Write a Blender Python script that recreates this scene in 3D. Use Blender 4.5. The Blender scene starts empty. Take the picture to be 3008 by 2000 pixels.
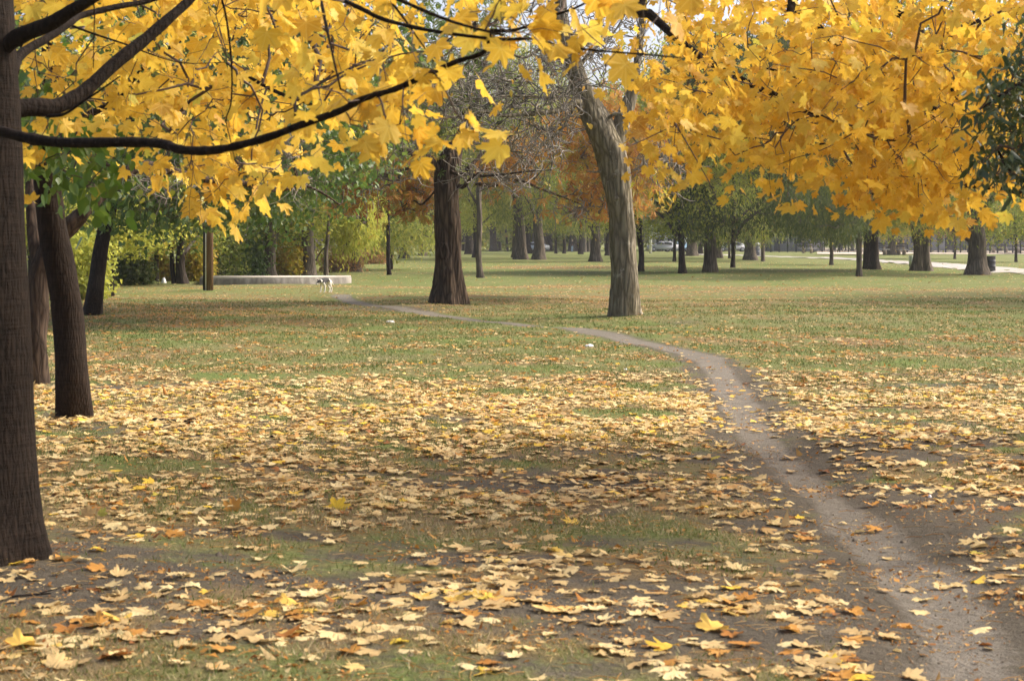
import bpy, math, random
import numpy as np
from mathutils import Vector

random.seed(7)
RNG = np.random.default_rng(11)
S = bpy.context.scene
COL = S.collection
rad = math.radians

# ------------------------------------------------------------------ camera
F, CX, HY, H = 5000.0, 1504.0, 707.0, 1.6       # focal length and horizon in pixels of the 3008 px wide photograph
cam_d = bpy.data.cameras.new("camera")
cam = bpy.data.objects.new("camera", cam_d)
COL.objects.link(cam)
cam.location = (0, 0, H)
cam.rotation_euler = (rad(90), 0, 0)
cam_d.sensor_width = 36
cam_d.lens = F / 3008 * 36
cam_d.shift_y = -(1000 - HY) / 3008
cam_d.clip_start = 0.1
cam_d.clip_end = 4000
cam_d.dof.use_dof = True
cam_d.dof.focus_distance = 34
cam_d.dof.aperture_fstop = 7.0
S.camera = cam

# ------------------------------------------------------------------ light
SUN_EL, SUN_AZ = 41.0, 72.0                      # azimuth clockwise from +Y (the view direction)
world = bpy.data.worlds.new("World")
S.world = world
world.use_nodes = True
wn = world.node_tree
sky = wn.nodes.new("ShaderNodeTexSky")
sky.sky_type = 'NISHITA'
sky.sun_disc = False
sky.sun_elevation = rad(SUN_EL)
sky.sun_rotation = rad(SUN_AZ)
sky.air_density = 0.6
sky.dust_density = 6.0
sky.ozone_density = 0.2
wn.links.new(sky.outputs[0], wn.nodes["Background"].inputs[0])
wn.nodes["Background"].inputs[1].default_value = 0.15
sun_d = bpy.data.lights.new("sun", 'SUN')
sun_d.energy = 1.3
sun_d.angle = rad(7.0)
sun_d.color = (1.0, 0.94, 0.85)
sun = bpy.data.objects.new("sun", sun_d)
COL.objects.link(sun)
SUNDIR = Vector((math.sin(rad(SUN_AZ)) * math.cos(rad(SUN_EL)), math.cos(rad(SUN_AZ)) * math.cos(rad(SUN_EL)), math.sin(rad(SUN_EL))))
sun.rotation_euler = SUNDIR.to_track_quat('Z', 'Y').to_euler()
S.view_settings.view_transform = 'Standard'
S.view_settings.look = 'None'
S.view_settings.exposure = 1.32
S.view_settings.gamma = 1.0
S.cycles.use_denoising = True
S.cycles.max_bounces = 7
S.cycles.diffuse_bounces = 4
S.cycles.glossy_bounces = 2
S.cycles.transmission_bounces = 4
S.cycles.transparent_max_bounces = 6
S.cycles.sample_clamp_indirect = 6
S.cycles.caustics_reflective = False
S.cycles.caustics_refractive = False


# ------------------------------------------------------------------ helpers: places
PATH_PX = [(2900, 2150), (2845, 2000), (2806, 1850), (2717, 1697), (2551, 1531), (2424, 1429), (2334, 1352), (2245, 1288),
           (2194, 1225), (2169, 1174), (2130, 1110), (2041, 1046), (1914, 1016), (1786, 989), (1658, 963), (1531, 950),
           (1403, 939), (1276, 921), (1186, 906), (1084, 897), (1030, 884), (995, 866)]


def flat(px, py):
    d = H * F / (py - HY)
    return np.array([(px - CX) / F * d, d])


def catmull(P, n):
    P = np.asarray(P, float)
    P = np.vstack([2 * P[0] - P[1], P, 2 * P[-1] - P[-2]])
    k = len(P) - 3
    t = np.linspace(0, k - 1e-6, n)
    i = t.astype(int)
    u = (t - i)[:, None]
    a, b, c, d = P[i], P[i + 1], P[i + 2], P[i + 3]
    return 0.5 * (2 * b + (c - a) * u + (2 * a - 5 * b + 4 * c - d) * u ** 2 + (3 * b - a - 3 * c + d) * u ** 3)


PATH = catmull([flat(*p) for p in PATH_PX], 160)


def path_dist(x, y):
    x, y = np.asarray(x, float), np.asarray(y, float)
    out = np.full(x.shape, 1e9)
    for a, b in zip(PATH[:-1], PATH[1:]):
        ab = b - a
        t = np.clip(((x - a[0]) * ab[0] + (y - a[1]) * ab[1]) / (ab @ ab + 1e-12), 0, 1)
        out = np.minimum(out, np.hypot(x - a[0] - t * ab[0], y - a[1] - t * ab[1]))
    return out


def sstep(a, b, x):
    t = np.clip((np.asarray(x, float) - a) / (b - a), 0, 1)
    return t * t * (3 - 2 * t)


_ph = np.random.default_rng(3).uniform(0, 6.28, (9, 2, 6))


def wob(x, y, k, wl):
    """smooth random field in about -1..1 with wavelength wl metres"""
    s = 0
    for i in range(6):
        a = _ph[k, 0, i]
        f = 6.28 / wl * (0.6 + 0.17 * i)
        s = s + np.sin(f * (x * math.cos(a) + y * math.sin(a)) + _ph[k, 1, i])
    return s / 2.6


def gz(x, y):
    x, y = np.asarray(x, float), np.asarray(y, float)
    z = 0.016 * wob(x, y, 0, 2.6) + 0.03 * wob(x, y, 1, 9.0)
    z = z + 0.035 * np.exp(-((x + 2.45) ** 2 + (y - 8.2) ** 2) / 0.8)
    d = path_dist(x, y)
    return z - 0.05 * np.exp(-(d / 0.35) ** 2) * sstep(24, 12, y)


def P(px, py, d):
    return np.array([(px - CX) / F * d, d, H - (py - HY) / F * d])


def PP(pts, d):
    """pixel polyline -> world; d one depth or (first, last)"""
    n = len(pts)
    d0, d1 = d if isinstance(d, tuple) else (d, d)
    return np.array([P(p[0], p[1], d0 + (d1 - d0) * i / max(1, n - 1)) for i, p in enumerate(pts)])


def G(px, py):
    q = flat(px, py)
    return np.array([q[0], q[1], float(gz(q[0], q[1]))])


# ------------------------------------------------------------------ helpers: objects
def tag(o, label, cat, group=None, kind=None):
    if label:
        o["label"] = label
    if cat:
        o["category"] = cat
    if group:
        o["group"] = group
    if kind:
        o["kind"] = kind
    return o


def empty(name, loc, label, cat, group=None):
    o = bpy.data.objects.new(name, None)
    COL.objects.link(o)
    o.location = loc
    o.empty_display_size = 0.2
    return tag(o, label, cat, group)


def mesh_from(name, V, faces, attrs=None, smooth=False):
    """faces: list of int arrays (n,3) or (n,4)"""
    V = np.asarray(V, np.float32)
    me = bpy.data.meshes.new(name)
    faces = [np.asarray(f, np.int32) for f in faces if len(f)]
    loops = np.concatenate([f.ravel() for f in faces])
    tot = np.concatenate([np.full(len(f), f.shape[1], np.int32) for f in faces])
    start = np.concatenate([[0], np.cumsum(tot)[:-1]]).astype(np.int32)
    me.vertices.add(len(V))
    me.vertices.foreach_set("co", V.ravel())
    me.loops.add(len(loops))
    me.loops.foreach_set("vertex_index", loops)
    me.polygons.add(len(tot))
    me.polygons.foreach_set("loop_start", start)
    me.polygons.foreach_set("loop_total", tot)
    if smooth:
        me.polygons.foreach_set("use_smooth", np.ones(len(tot), bool))
    for k, a in (attrs or {}).items():
        at = me.attributes.new(k, 'FLOAT', 'POINT')
        at.data.foreach_set("value", np.asarray(a, np.float32).ravel())
    me.update(calc_edges=True)
    me.validate()
    return me


def link(name, me, mats, parent=None, loc=None):
    o = bpy.data.objects.new(name, me)
    COL.objects.link(o)
    if mats is not None and not me.materials:
        for m in (mats if isinstance(mats, (list, tuple)) else [mats]):
            me.materials.append(m)
    if parent is not None:
        o.parent = parent
    if loc is not None:
        o.location = loc
    return o


class MB:
    """collects shapes into one mesh"""

    def __init__(self):
        self.V, self.T, self.Q, self.n = [], [], [], 0
        self.at = {}

    def add(self, V, T=None, Q=None, **attrs):
        V = np.asarray(V, float).reshape(-1, 3)
        if T is not None and len(T):
            self.T.append(np.asarray(T) + self.n)
        if Q is not None and len(Q):
            self.Q.append(np.asarray(Q) + self.n)
        self.V.append(V)
        for k, a in attrs.items():
            self.at.setdefault(k, []).append(np.asarray(a, float).ravel())
        self.n += len(V)
        return self

    def box(self, c, s, rz=0.0, taper=1.0):
        c, s = np.asarray(c, float), np.asarray(s, float) / 2
        v = np.array([(x, y, z) for z in (-1, 1) for y in (-1, 1) for x in (-1, 1)], float) * s
        v[4:, :2] *= taper
        cs, sn = math.cos(rz), math.sin(rz)
        v = np.c_[v[:, 0] * cs - v[:, 1] * sn, v[:, 0] * sn + v[:, 1] * cs, v[:, 2]] + c
        return self.add(v, Q=[(0, 2, 3, 1), (4, 5, 7, 6), (0, 1, 5, 4), (2, 6, 7, 3), (0, 4, 6, 2), (1, 3, 7, 5)])

    def tube(self, path, radii, sides=8, cap=True):
        path = np.asarray(path, float)
        radii = np.broadcast_to(np.asarray(radii, float), (len(path),))
        V, Q = batch_tubes(path[None], radii[None], sides)
        T = []
        if cap:
            n = len(V)
            V = np.vstack([V, path[0], path[-1]])
            o = (len(path) - 1) * sides
            for i in range(sides):
                j = (i + 1) % sides
                T += [(n, j, i), (n + 1, o + i, o + j)]
        return self.add(V, T=T, Q=Q)

    def lathe(self, prof, c, sides=16):
        """prof: list of (r,z)"""
        a = np.linspace(0, 2 * math.pi, sides, endpoint=False)
        V = np.array([(r * math.cos(t) + c[0], r * math.sin(t) + c[1], z + c[2]) for r, z in prof for t in a])
        Q = [(k * sides + i, k * sides + (i + 1) % sides, (k + 1) * sides + (i + 1) % sides, (k + 1) * sides + i)
             for k in range(len(prof) - 1) for i in range(sides)]
        return self.add(V, Q=Q)

    def mesh(self, name, smooth=False, origin=(0, 0, 0)):
        V = np.vstack(self.V) - np.asarray(origin, float)
        f = []
        if self.T:
            f.append(np.vstack(self.T))
        if self.Q:
            f.append(np.vstack(self.Q))
        return mesh_from(name, V, f, {k: np.concatenate(a) for k, a in self.at.items()}, smooth)

    def build(self, name, mat, parent=None, smooth=False, loc=None, origin=(0, 0, 0)):
        return link(name, self.mesh(name, smooth, origin), mat, parent, loc)


def norm(v):
    return v / (np.linalg.norm(v, axis=-1, keepdims=True) + 1e-12)


def batch_tubes(paths, radii, sides=5):
    """paths (K,N,3), radii (K,N) -> V, Q; all tubes at once"""
    K, N, _ = paths.shape
    t = np.gradient(paths, axis=1)
    t = norm(t)
    ref = np.zeros((K, 1, 3))
    mean = np.abs(norm(paths[:, -1] - paths[:, 0]))
    ref[np.arange(K), 0, np.argmin(mean, axis=1)] = 1
    u = norm(np.cross(t, np.broadcast_to(ref, t.shape)))
    w = np.cross(t, u)
    a = np.linspace(0, 2 * math.pi, sides, endpoint=False)
    V = paths[:, :, None, :] + radii[:, :, None, None] * (u[:, :, None, :] * np.cos(a)[:, None] + w[:, :, None, :] * np.sin(a)[:, None])
    i = np.arange(sides)
    j = (i + 1) % sides
    q1 = np.stack([i, j, j + sides, i + sides], 1)
    Q = (q1[None, None] + (np.arange(N - 1) * sides)[None, :, None, None] + (np.arange(K) * N * sides)[:, None, None, None]).reshape(-1, 4)
    return V.reshape(-1, 3), Q


# ------------------------------------------------------------------ materials
def nmat(name):
    m = bpy.data.materials.new(name)
    m.use_nodes = True
    nt = m.node_tree
    b = nt.nodes["Principled BSDF"]
    return m, nt, b


def nd(nt, typ, **kw):
    n = nt.nodes.new(typ)
    for k, v in kw.items():
        if k.startswith("i_"):
            n.inputs[k[2:].replace("_", " ")].default_value = v
        else:
            setattr(n, k, v)
    return n


def ramp(nt, src, stops, interp='LINEAR'):
    r = nt.nodes.new("ShaderNodeValToRGB")
    r.color_ramp.interpolation = interp
    while len(r.color_ramp.elements) < len(stops):
        r.color_ramp.elements.new(0.5)
    for e, (p, c) in zip(r.color_ramp.elements, stops):
        e.position = p
        e.color = (c[0], c[1], c[2], 1) if not isinstance(c, (int, float)) else (c, c, c, 1)
    nt.links.new(src, r.inputs[0])
    return r.outputs[0]


def mixc(nt, fac, a, b, mode='MIX'):
    n = nt.nodes.new("ShaderNodeMix")
    n.data_type = 'RGBA'
    n.blend_type = mode
    for s, v in ((0, fac), (6, a), (7, b)):
        if hasattr(v, "is_output"):
            nt.links.new(v, n.inputs[s])
        elif s == 0:
            n.inputs[0].default_value = v
        else:
            n.inputs[s].default_value = (*v, 1)
    return n.outputs[2]


def mathn(nt, op, a, b=0.0, clamp=False):
    n = nt.nodes.new("ShaderNodeMath")
    n.operation = op
    n.use_clamp = clamp
    for s, v in ((0, a), (1, b)):
        if hasattr(v, "is_output"):
            nt.links.new(v, n.inputs[s])
        else:
            n.inputs[s].default_value = v
    return n.outputs[0]


def noise(nt, vec, scale, detail=4, rough=0.55, out=0):
    n = nd(nt, "ShaderNodeTexNoise")
    n.inputs["Scale"].default_value = scale
    n.inputs["Detail"].default_value = detail
    n.inputs["Roughness"].default_value = rough
    if vec is not None:
        nt.links.new(vec, n.inputs["Vector"])
    return n.outputs[out]


def mapped(nt, scale, coord="Object"):
    tc = nd(nt, "ShaderNodeTexCoord")
    mp = nd(nt, "ShaderNodeMapping")
    mp.inputs["Scale"].default_value = scale
    nt.links.new(tc.outputs[coord], mp.inputs[0])
    return mp.outputs[0]


def attr(nt, name):
    a = nd(nt, "ShaderNodeAttribute", attribute_name=name)
    return a.outputs["Fac"]


def plain(name, col, rough=0.7, metal=0.0, var=0.12, scale=6.0):
    m, nt, b = nmat(name)
    v = mapped(nt, (scale, scale, scale))
    n = noise(nt, v, 1.0, 5)
    c2 = tuple(max(0, c * (1 - 2 * var)) for c in col)
    c1 = tuple(min(1, c * (1 + 2 * var)) for c in col)
    nt.links.new(ramp(nt, n, [(0.3, c2), (0.7, c1)]), b.inputs["Base Color"])
    b.inputs["Roughness"].default_value = rough
    b.inputs["Metallic"].default_value = metal
    return m


def leaf_mat(name, stops, trans=0.45, rough=0.6, spec=0.25, vein=0.0, veincol=(0.5, 0.3, 0.05), blotch=None):
    m, nt, b = nmat(name)
    col = ramp(nt, attr(nt, "rnd"), stops)
    if blotch:
        n = noise(nt, mapped(nt, (1, 1, 1)), 38.0, 3)
        f = ramp(nt, n, [(0.58, 0.0), (0.72, 1.0)])
        col = mixc(nt, mathn(nt, 'MULTIPLY', f, 0.6), col, blotch)
    if vein:
        f = ramp(nt, attr(nt, "vein"), [(0.86, 0.0), (1.0, 1.0)])
        col = mixc(nt, mathn(nt, 'MULTIPLY', f, vein), col, veincol)
    nt.links.new(col, b.inputs["Base Color"])
    b.inputs["Roughness"].default_value = rough
    b.inputs["Specular IOR Level"].default_value = spec
    tr = nd(nt, "ShaderNodeBsdfTranslucent")
    nt.links.new(col, tr.inputs[0])
    mx = nd(nt, "ShaderNodeMixShader")
    mx.inputs[0].default_value = trans
    nt.links.new(b.outputs[0], mx.inputs[1])
    nt.links.new(tr.outputs[0], mx.inputs[2])
    nt.links.new(mx.outputs[0], nt.nodes["Material Output"].inputs[0])
    return m


def bark_mat(name, dark, light, scale=18.0, zs=0.22, bump=0.6, patch=None, patch_lo=0.55, green=None, dist=0.02, cells=.5, rings=0.0):
    """fissured bark: stretched noise and cells along the trunk"""
    m, nt, b = nmat(name)
    v = mapped(nt, (scale, scale, scale * zs))
    n1 = noise(nt, v, 1.0, 6, 0.65)
    vo = nd(nt, "ShaderNodeTexVoronoi", feature='DISTANCE_TO_EDGE')
    vo.inputs["Scale"].default_value = 0.9
    warp = mixc(nt, 0.35, v, noise(nt, v, 0.8, 3, out=1), 'ADD')
    nt.links.new(warp, vo.inputs["Vector"])
    cell = ramp(nt, vo.outputs["Distance"], [(0.0, 0.0), (0.35, 1.0)])
    hgt = mathn(nt, 'ADD', mathn(nt, 'MULTIPLY', cell, cells), mathn(nt, 'MULTIPLY', n1, 1.12 - cells))
    if rings:
        rg_ = noise(nt, mapped(nt, (3.0, 3.0, 42.0)), 1.0, 4, 0.7)
        hgt = mathn(nt, 'ADD', hgt, mathn(nt, 'MULTIPLY', mathn(nt, 'SUBTRACT', rg_, 0.5), rings))
    col = ramp(nt, hgt, [(0.18, dark), (0.55, tuple((a + c) / 2 for a, c in zip(dark, light))), (0.95, light)])
    big = noise(nt, mapped(nt, (1.6, 1.6, 0.9)), 1.0, 4)
    col = mixc(nt, ramp(nt, big, [(0.3, 0.45), (0.7, 0.0)]), col, tuple(c * 0.55 for c in dark))
    if patch:
        n3 = noise(nt, mapped(nt, (3.4, 3.4, 2.2)), 1.0, 7, 0.7)
        col = mixc(nt, ramp(nt, n3, [(patch_lo, 0.0), (patch_lo + 0.12, 0.75)]), col, patch)
    if green:
        n4 = noise(nt, mapped(nt, (1.3, 1.3, 0.7)), 1.3, 5, 0.6)
        col = mixc(nt, ramp(nt, n4, [(0.48, 0.0), (0.68, 0.65)]), col, green)
    nt.links.new(col, b.inputs["Base Color"])
    b.inputs["Roughness"].default_value = 0.9
    b.inputs["Specular IOR Level"].default_value = 0.15
    bp = nd(nt, "ShaderNodeBump")
    bp.inputs["Strength"].default_value = bump
    bp.inputs["Distance"].default_value = dist
    nt.links.new(hgt, bp.inputs["Height"])
    nt.links.new(bp.outputs[0], b.inputs["Normal"])
    return m


M = {}
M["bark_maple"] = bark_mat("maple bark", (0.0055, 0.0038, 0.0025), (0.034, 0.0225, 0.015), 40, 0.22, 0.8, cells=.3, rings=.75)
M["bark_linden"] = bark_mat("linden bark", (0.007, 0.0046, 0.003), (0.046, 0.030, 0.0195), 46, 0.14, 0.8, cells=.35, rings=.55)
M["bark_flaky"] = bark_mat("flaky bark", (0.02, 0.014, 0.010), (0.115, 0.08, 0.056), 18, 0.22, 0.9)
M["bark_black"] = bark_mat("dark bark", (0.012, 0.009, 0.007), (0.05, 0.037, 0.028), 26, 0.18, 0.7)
M["bark_chestnut"] = bark_mat("chestnut bark", (0.013, 0.009, 0.006), (0.17, 0.12, 0.08), 13, 0.13, 1.0, dist=0.06, patch=(0.15, 0.13, 0.10), patch_lo=.62)
M["bark_grey"] = bark_mat("grey ridged bark", (0.062, 0.052, 0.034), (0.36, 0.315, 0.225), 12, 0.16, 1.0, patch=(0.46, 0.43, 0.35), patch_lo=0.57, green=(0.13, 0.105, 0.05), dist=0.04)
M["bark_far"] = bark_mat("far bark", (0.055, 0.044, 0.033), (0.23, 0.19, 0.145), 10, 0.12, 0.9, dist=0.05)
M["bark_far_dark"] = bark_mat("far dark bark", (0.022, 0.017, 0.013), (0.085, 0.066, 0.05), 14, 0.15, 0.8, dist=0.03)
M["bark_far_pale"] = bark_mat("far pale bark", (0.08, 0.065, 0.05), (0.24, 0.20, 0.16), 14, 0.15, 0.8, dist=0.03)
M["twig_dark"] = plain("maple twig bark", (0.075, 0.048, 0.034), 0.7, var=0.25, scale=9)
M["twig_grey"] = plain("bare grey twig bark", (0.165, 0.145, 0.115), 0.8, var=0.4, scale=5)
M["twig_brown"] = plain("brown twig bark", (0.075, 0.055, 0.042), 0.8, var=0.3, scale=5)

YEL = [(0.0, (0.42, 0.19, 0.04)), (0.10, (0.60, 0.33, 0.04)), (0.26, (0.72, 0.435, 0.046)), (0.7, (0.78, 0.54, 0.065)), (0.9, (0.80, 0.64, 0.11)), (0.97, (0.55, 0.56, 0.09)), (1.0, (0.30, 0.42, 0.06))]
M["leaf_maple"] = leaf_mat("yellow maple leaf", YEL, 0.5, 0.55, 0.3, vein=0.6, veincol=(0.88, 0.70, 0.16), blotch=(0.50, 0.24, 0.03))
M["leaf_linden"] = leaf_mat("green linden leaf", [(0, (0.06, 0.13, 0.018)), (0.5, (0.10, 0.20, 0.025)), (0.85, (0.17, 0.25, 0.03)), (1, (0.42, 0.36, 0.04))], 0.4, 0.32, 0.6)
M["leaf_glossy"] = leaf_mat("dark glossy evergreen leaf", [(0, (0.032, 0.055, 0.022)), (0.6, (0.065, 0.10, 0.034)), (0.9, (0.12, 0.15, 0.042)), (1, (0.30, 0.24, 0.05))], 0.25, 0.36, 0.55)
M["leaf_green"] = leaf_mat("green park foliage", [(0, (0.06, 0.115, 0.028)), (0.5, (0.11, 0.19, 0.036)), (0.85, (0.19, 0.25, 0.045)), (1, (0.40, 0.36, 0.06))], 0.45, 0.38, 0.6)
M["leaf_chestnut"] = leaf_mat("rusty chestnut leaf", [(0, (0.22, 0.09, 0.03)), (0.3, (0.38, 0.17, 0.045)), (0.55, (0.48, 0.26, 0.06)), (0.75, (0.34, 0.27, 0.06)), (1, (0.17, 0.21, 0.05))], 0.45, 0.6, 0.25)
M["leaf_chestnut_green"] = leaf_mat("greenish chestnut leaf", [(0, (0.07, 0.11, 0.025)), (0.5, (0.13, 0.18, 0.035)), (0.8, (0.24, 0.25, 0.045)), (0.9, (0.42, 0.24, 0.03)), (1, (0.40, 0.15, 0.025))], 0.45, 0.45, 0.4)
M["leaf_yellowgreen"] = leaf_mat("yellow green foliage", [(0, (0.24, 0.29, 0.055)), (0.4, (0.40, 0.43, 0.075)), (0.8, (0.55, 0.53, 0.09)), (1, (0.62, 0.48, 0.09))], 0.5, 0.6, 0.2)
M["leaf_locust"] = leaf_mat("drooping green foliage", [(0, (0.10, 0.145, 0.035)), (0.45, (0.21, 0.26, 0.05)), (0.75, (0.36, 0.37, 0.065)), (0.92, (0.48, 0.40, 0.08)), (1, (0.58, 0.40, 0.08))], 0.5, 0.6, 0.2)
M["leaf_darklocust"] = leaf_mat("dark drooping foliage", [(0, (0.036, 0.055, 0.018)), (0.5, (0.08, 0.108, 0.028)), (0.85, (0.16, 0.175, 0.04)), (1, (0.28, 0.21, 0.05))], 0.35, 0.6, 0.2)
M["leaf_greygreen"] = leaf_mat("pale olive foliage", [(0, (0.18, 0.23, 0.06)), (0.5, (0.33, 0.36, 0.085)), (0.85, (0.50, 0.46, 0.11)), (1, (0.52, 0.36, 0.14))], 0.5, 0.7, 0.15)
M["leaf_pink"] = leaf_mat("sparse russet foliage", [(0, (0.30, 0.15, 0.08)), (0.5, (0.44, 0.26, 0.12)), (1, (0.55, 0.38, 0.10))], 0.4, 0.7, 0.15)
M["leaf_gold"] = leaf_mat("gold understorey foliage", [(0, (0.30, 0.20, 0.03)), (0.4, (0.50, 0.36, 0.045)), (0.75, (0.42, 0.42, 0.06)), (1, (0.58, 0.30, 0.04))], 0.45, 0.6, 0.2)
LIT = [(0.0, (0.26, 0.10, 0.028)), (0.10, (0.40, 0.17, 0.03)), (0.22, (0.58, 0.29, 0.06)), (0.34, (0.50, 0.34, 0.145)), (0.6, (0.66, 0.495, 0.225)), (0.80, (0.78, 0.64, 0.33)), (0.86, (0.70, 0.46, 0.10)), (0.95, (0.82, 0.56, 0.05)), (0.985, (0.5, 0.48, 0.10)), (1.0, (0.18, 0.26, 0.06))]
M["leaf_fallen"] = leaf_mat("fallen leaf", LIT, 0.22, 0.65, 0.2, vein=0.35, veincol=(0.40, 0.24, 0.10), blotch=(0.36, 0.19, 0.07))


# ------------------------------------------------------------------ leaf templates: V (m,3) x across, y to the tip, z up; T; vein
def fan(half, stem=0.0):
    """half: (degrees from tip, r, vein) on one side; mirrored"""
    pts = [(a, r, v) for a, r, v in half]
    full = pts + [(360 - a, r, v) for a, r, v in reversed(pts) if 0 < a < 180]
    V = [(0, 0, 0)] + [(r * math.sin(rad(a)), r * math.cos(rad(a)), 0) for a, r, v in full]
    n = len(full)
    T = [(0, 1 + (i + 1) % n, 1 + i) for i in range(n)]
    vein = [1.0] + [v for a, r, v in full]
    if stem:
        k = len(V)
        V += [(-0.026, 0.0, 0.0), (0.026, 0.0, 0.0), (0.03, -stem * 0.6, 0.02), (0.05, -stem, 0.06)]
        T += [(k, k + 2, k + 1), (k, k + 3, k + 2)]
        vein += [1.0] * 4
    return np.array(V, float), np.array(T), np.array(vein)


MAPLE = fan([(0, 1.0, 1), (5, .84, .6), (13, .86, .4), (18, .70, .2), (28, .55, 0), (36, .70, .3), (41, .84, .5), (49, .95, 1), (55, .80, .5), (62, .78, .3), (71, .54, 0), (82, .60, .4), (92, .72, 1), (103, .58, .4), (118, .50, .1), (138, .40, 0), (158, .30, .2), (180, .06, .3)], 0.75)
MAPLE_LO = fan([(0, 1.0, 1), (13, .84, .3), (28, .56, 0), (40, .80, .4), (50, .94, 1), (62, .74, .3), (72, .54, 0), (93, .70, 1), (125, .44, 0), (180, .08, .3)])
OVAL = (np.array([(0, 0, 0), (.26, .18, .03), (.34, .45, .05), (.2, .8, .03), (0, 1.08, -.05), (-.2, .8, .03), (-.34, .45, .05), (-.26, .18, .03), (0, .5, -.03)], float),
        np.array([(8, 1, 0), (8, 2, 1), (8, 3, 2), (8, 4, 3), (8, 5, 4), (8, 6, 5), (8, 7, 6), (8, 0, 7)]), np.zeros(9))
NARROW = (np.array([(0, 0, 0), (.17, .22, .04), (.19, .55, .05), (0, 1.08, -.08), (-.19, .55, .05), (-.17, .22, .04), (0, .5, -.04)], float),
          np.array([(6, 1, 0), (6, 2, 1), (6, 3, 2), (6, 4, 3), (6, 5, 4), (6, 0, 5)]), np.zeros(7))
SLIM = (np.array([(0, 0, 0), (.13, .4, .02), (0, 1, -.04), (-.13, .4, .02)], float), np.array([(0, 1, 2), (0, 2, 3)]), np.zeros(4))
DIAM = (np.array([(0, 0, 0), (.32, .45, .03), (0, 1, -.03), (-.32, .45, .03)], float), np.array([(0, 1, 2), (0, 2, 3)]), np.zeros(4))


def _palm():
    V, T = [], []
    for k, (a, l) in enumerate([(0, 1.0), (38, .9), (-38, .9), (80, .62), (-80, .62)]):
        c, s = math.cos(rad(a)), math.sin(rad(a))
        n = len(V)
        for x, y in ((0, 0), (.13, .6), (0, 1), (-.13, .6)):
            V.append(((x * c + y * s) * l, (-x * s + y * c) * l, -0.25 * y * y * l))
        T += [(n, n + 1, n + 2), (n, n + 2, n + 3)]
    return np.array(V), np.array(T), np.zeros(len(V))


PALM = _palm()


def frames(tip, nrm):
    y = norm(tip)
    z = norm(nrm - (nrm * y).sum(1, keepdims=True) * y)
    x = np.cross(y, z)
    return np.stack([x, y, z], 2)          # columns


def scatter(mb, tpl, pos, R, size, rnd, bend=0.15, fold=0.1, rg=RNG):
    V0, T0, vein = tpl
    K, m = len(pos), len(V0)
    V = np.broadcast_to(V0, (K, m, 3)).copy()
    a = rg.normal(0, 1, (K, 1)) * bend
    b = rg.normal(0, 1, (K, 1)) * fold
    c = rg.normal(0, 1, (K, 1)) * fold
    V[:, :, :2] *= 1 + rg.normal(0, 0.075, (K, m, 1))
    V[:, :, 0] *= rg.uniform(0.8, 1.15, (K, 1))
    V[:, :, 2] += -np.abs(a) * (V[:, :, 1] ** 2) + b * np.abs(V[:, :, 0]) + c * V[:, :, 0] * V[:, :, 1] + rg.normal(0, 0.035, (K, m))
    V = np.einsum('kij,kmj->kmi', R, V) * np.asarray(size)[:, None, None] + pos[:, None, :]
    T = (T0[None] + (np.arange(K) * m)[:, None, None]).reshape(-1, 3)
    mb.add(V.reshape(-1, 3), T=T, rnd=np.repeat(rnd, m), vein=np.tile(vein, K))


def hang_frames(K, droop=0.7, up=0.7, rg=RNG, face=None):
    """leaf directions: tips hang by droop, upper sides look up by up"""
    h = rg.normal(0, 1, (K, 3))
    h[:, 2] *= 0.4
    tip = norm(h) + np.array([0, 0, -1.0]) * (droop * rg.uniform(0.5, 1.6, (K, 1)))
    n = norm(rg.normal(0, 1, (K, 3))) + np.array([0, 0, up])
    return frames(tip, n)


def leaves_at(mb, nodes, per, tpl, size, spread, droop=0.7, up=0.6, rnd_mu=None, rg=RNG, bend=0.15, fold=0.12, lo=0.0, hi=1.0):
    nodes = np.asarray(nodes)
    idx = np.repeat(np.arange(len(nodes)), per)
    K = len(idx)
    off = np.clip(rg.normal(0, 1, (K, 3)), -1.7, 1.7) * spread
    base = rg.uniform(0, 1, len(nodes)) if rnd_mu is None else np.asarray(rnd_mu)
    rnd = np.clip(lo + (hi - lo) * np.clip(0.45 * base[idx] + 0.55 * rg.uniform(0, 1, K) + rg.normal(0, 0.06, K), 0, 1), 0, 1)
    scatter(mb, tpl, nodes[idx] + off, hang_frames(K, droop, up, rg), size * rg.uniform(0.6, 1.25, K), rnd, bend, fold, rg)


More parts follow.
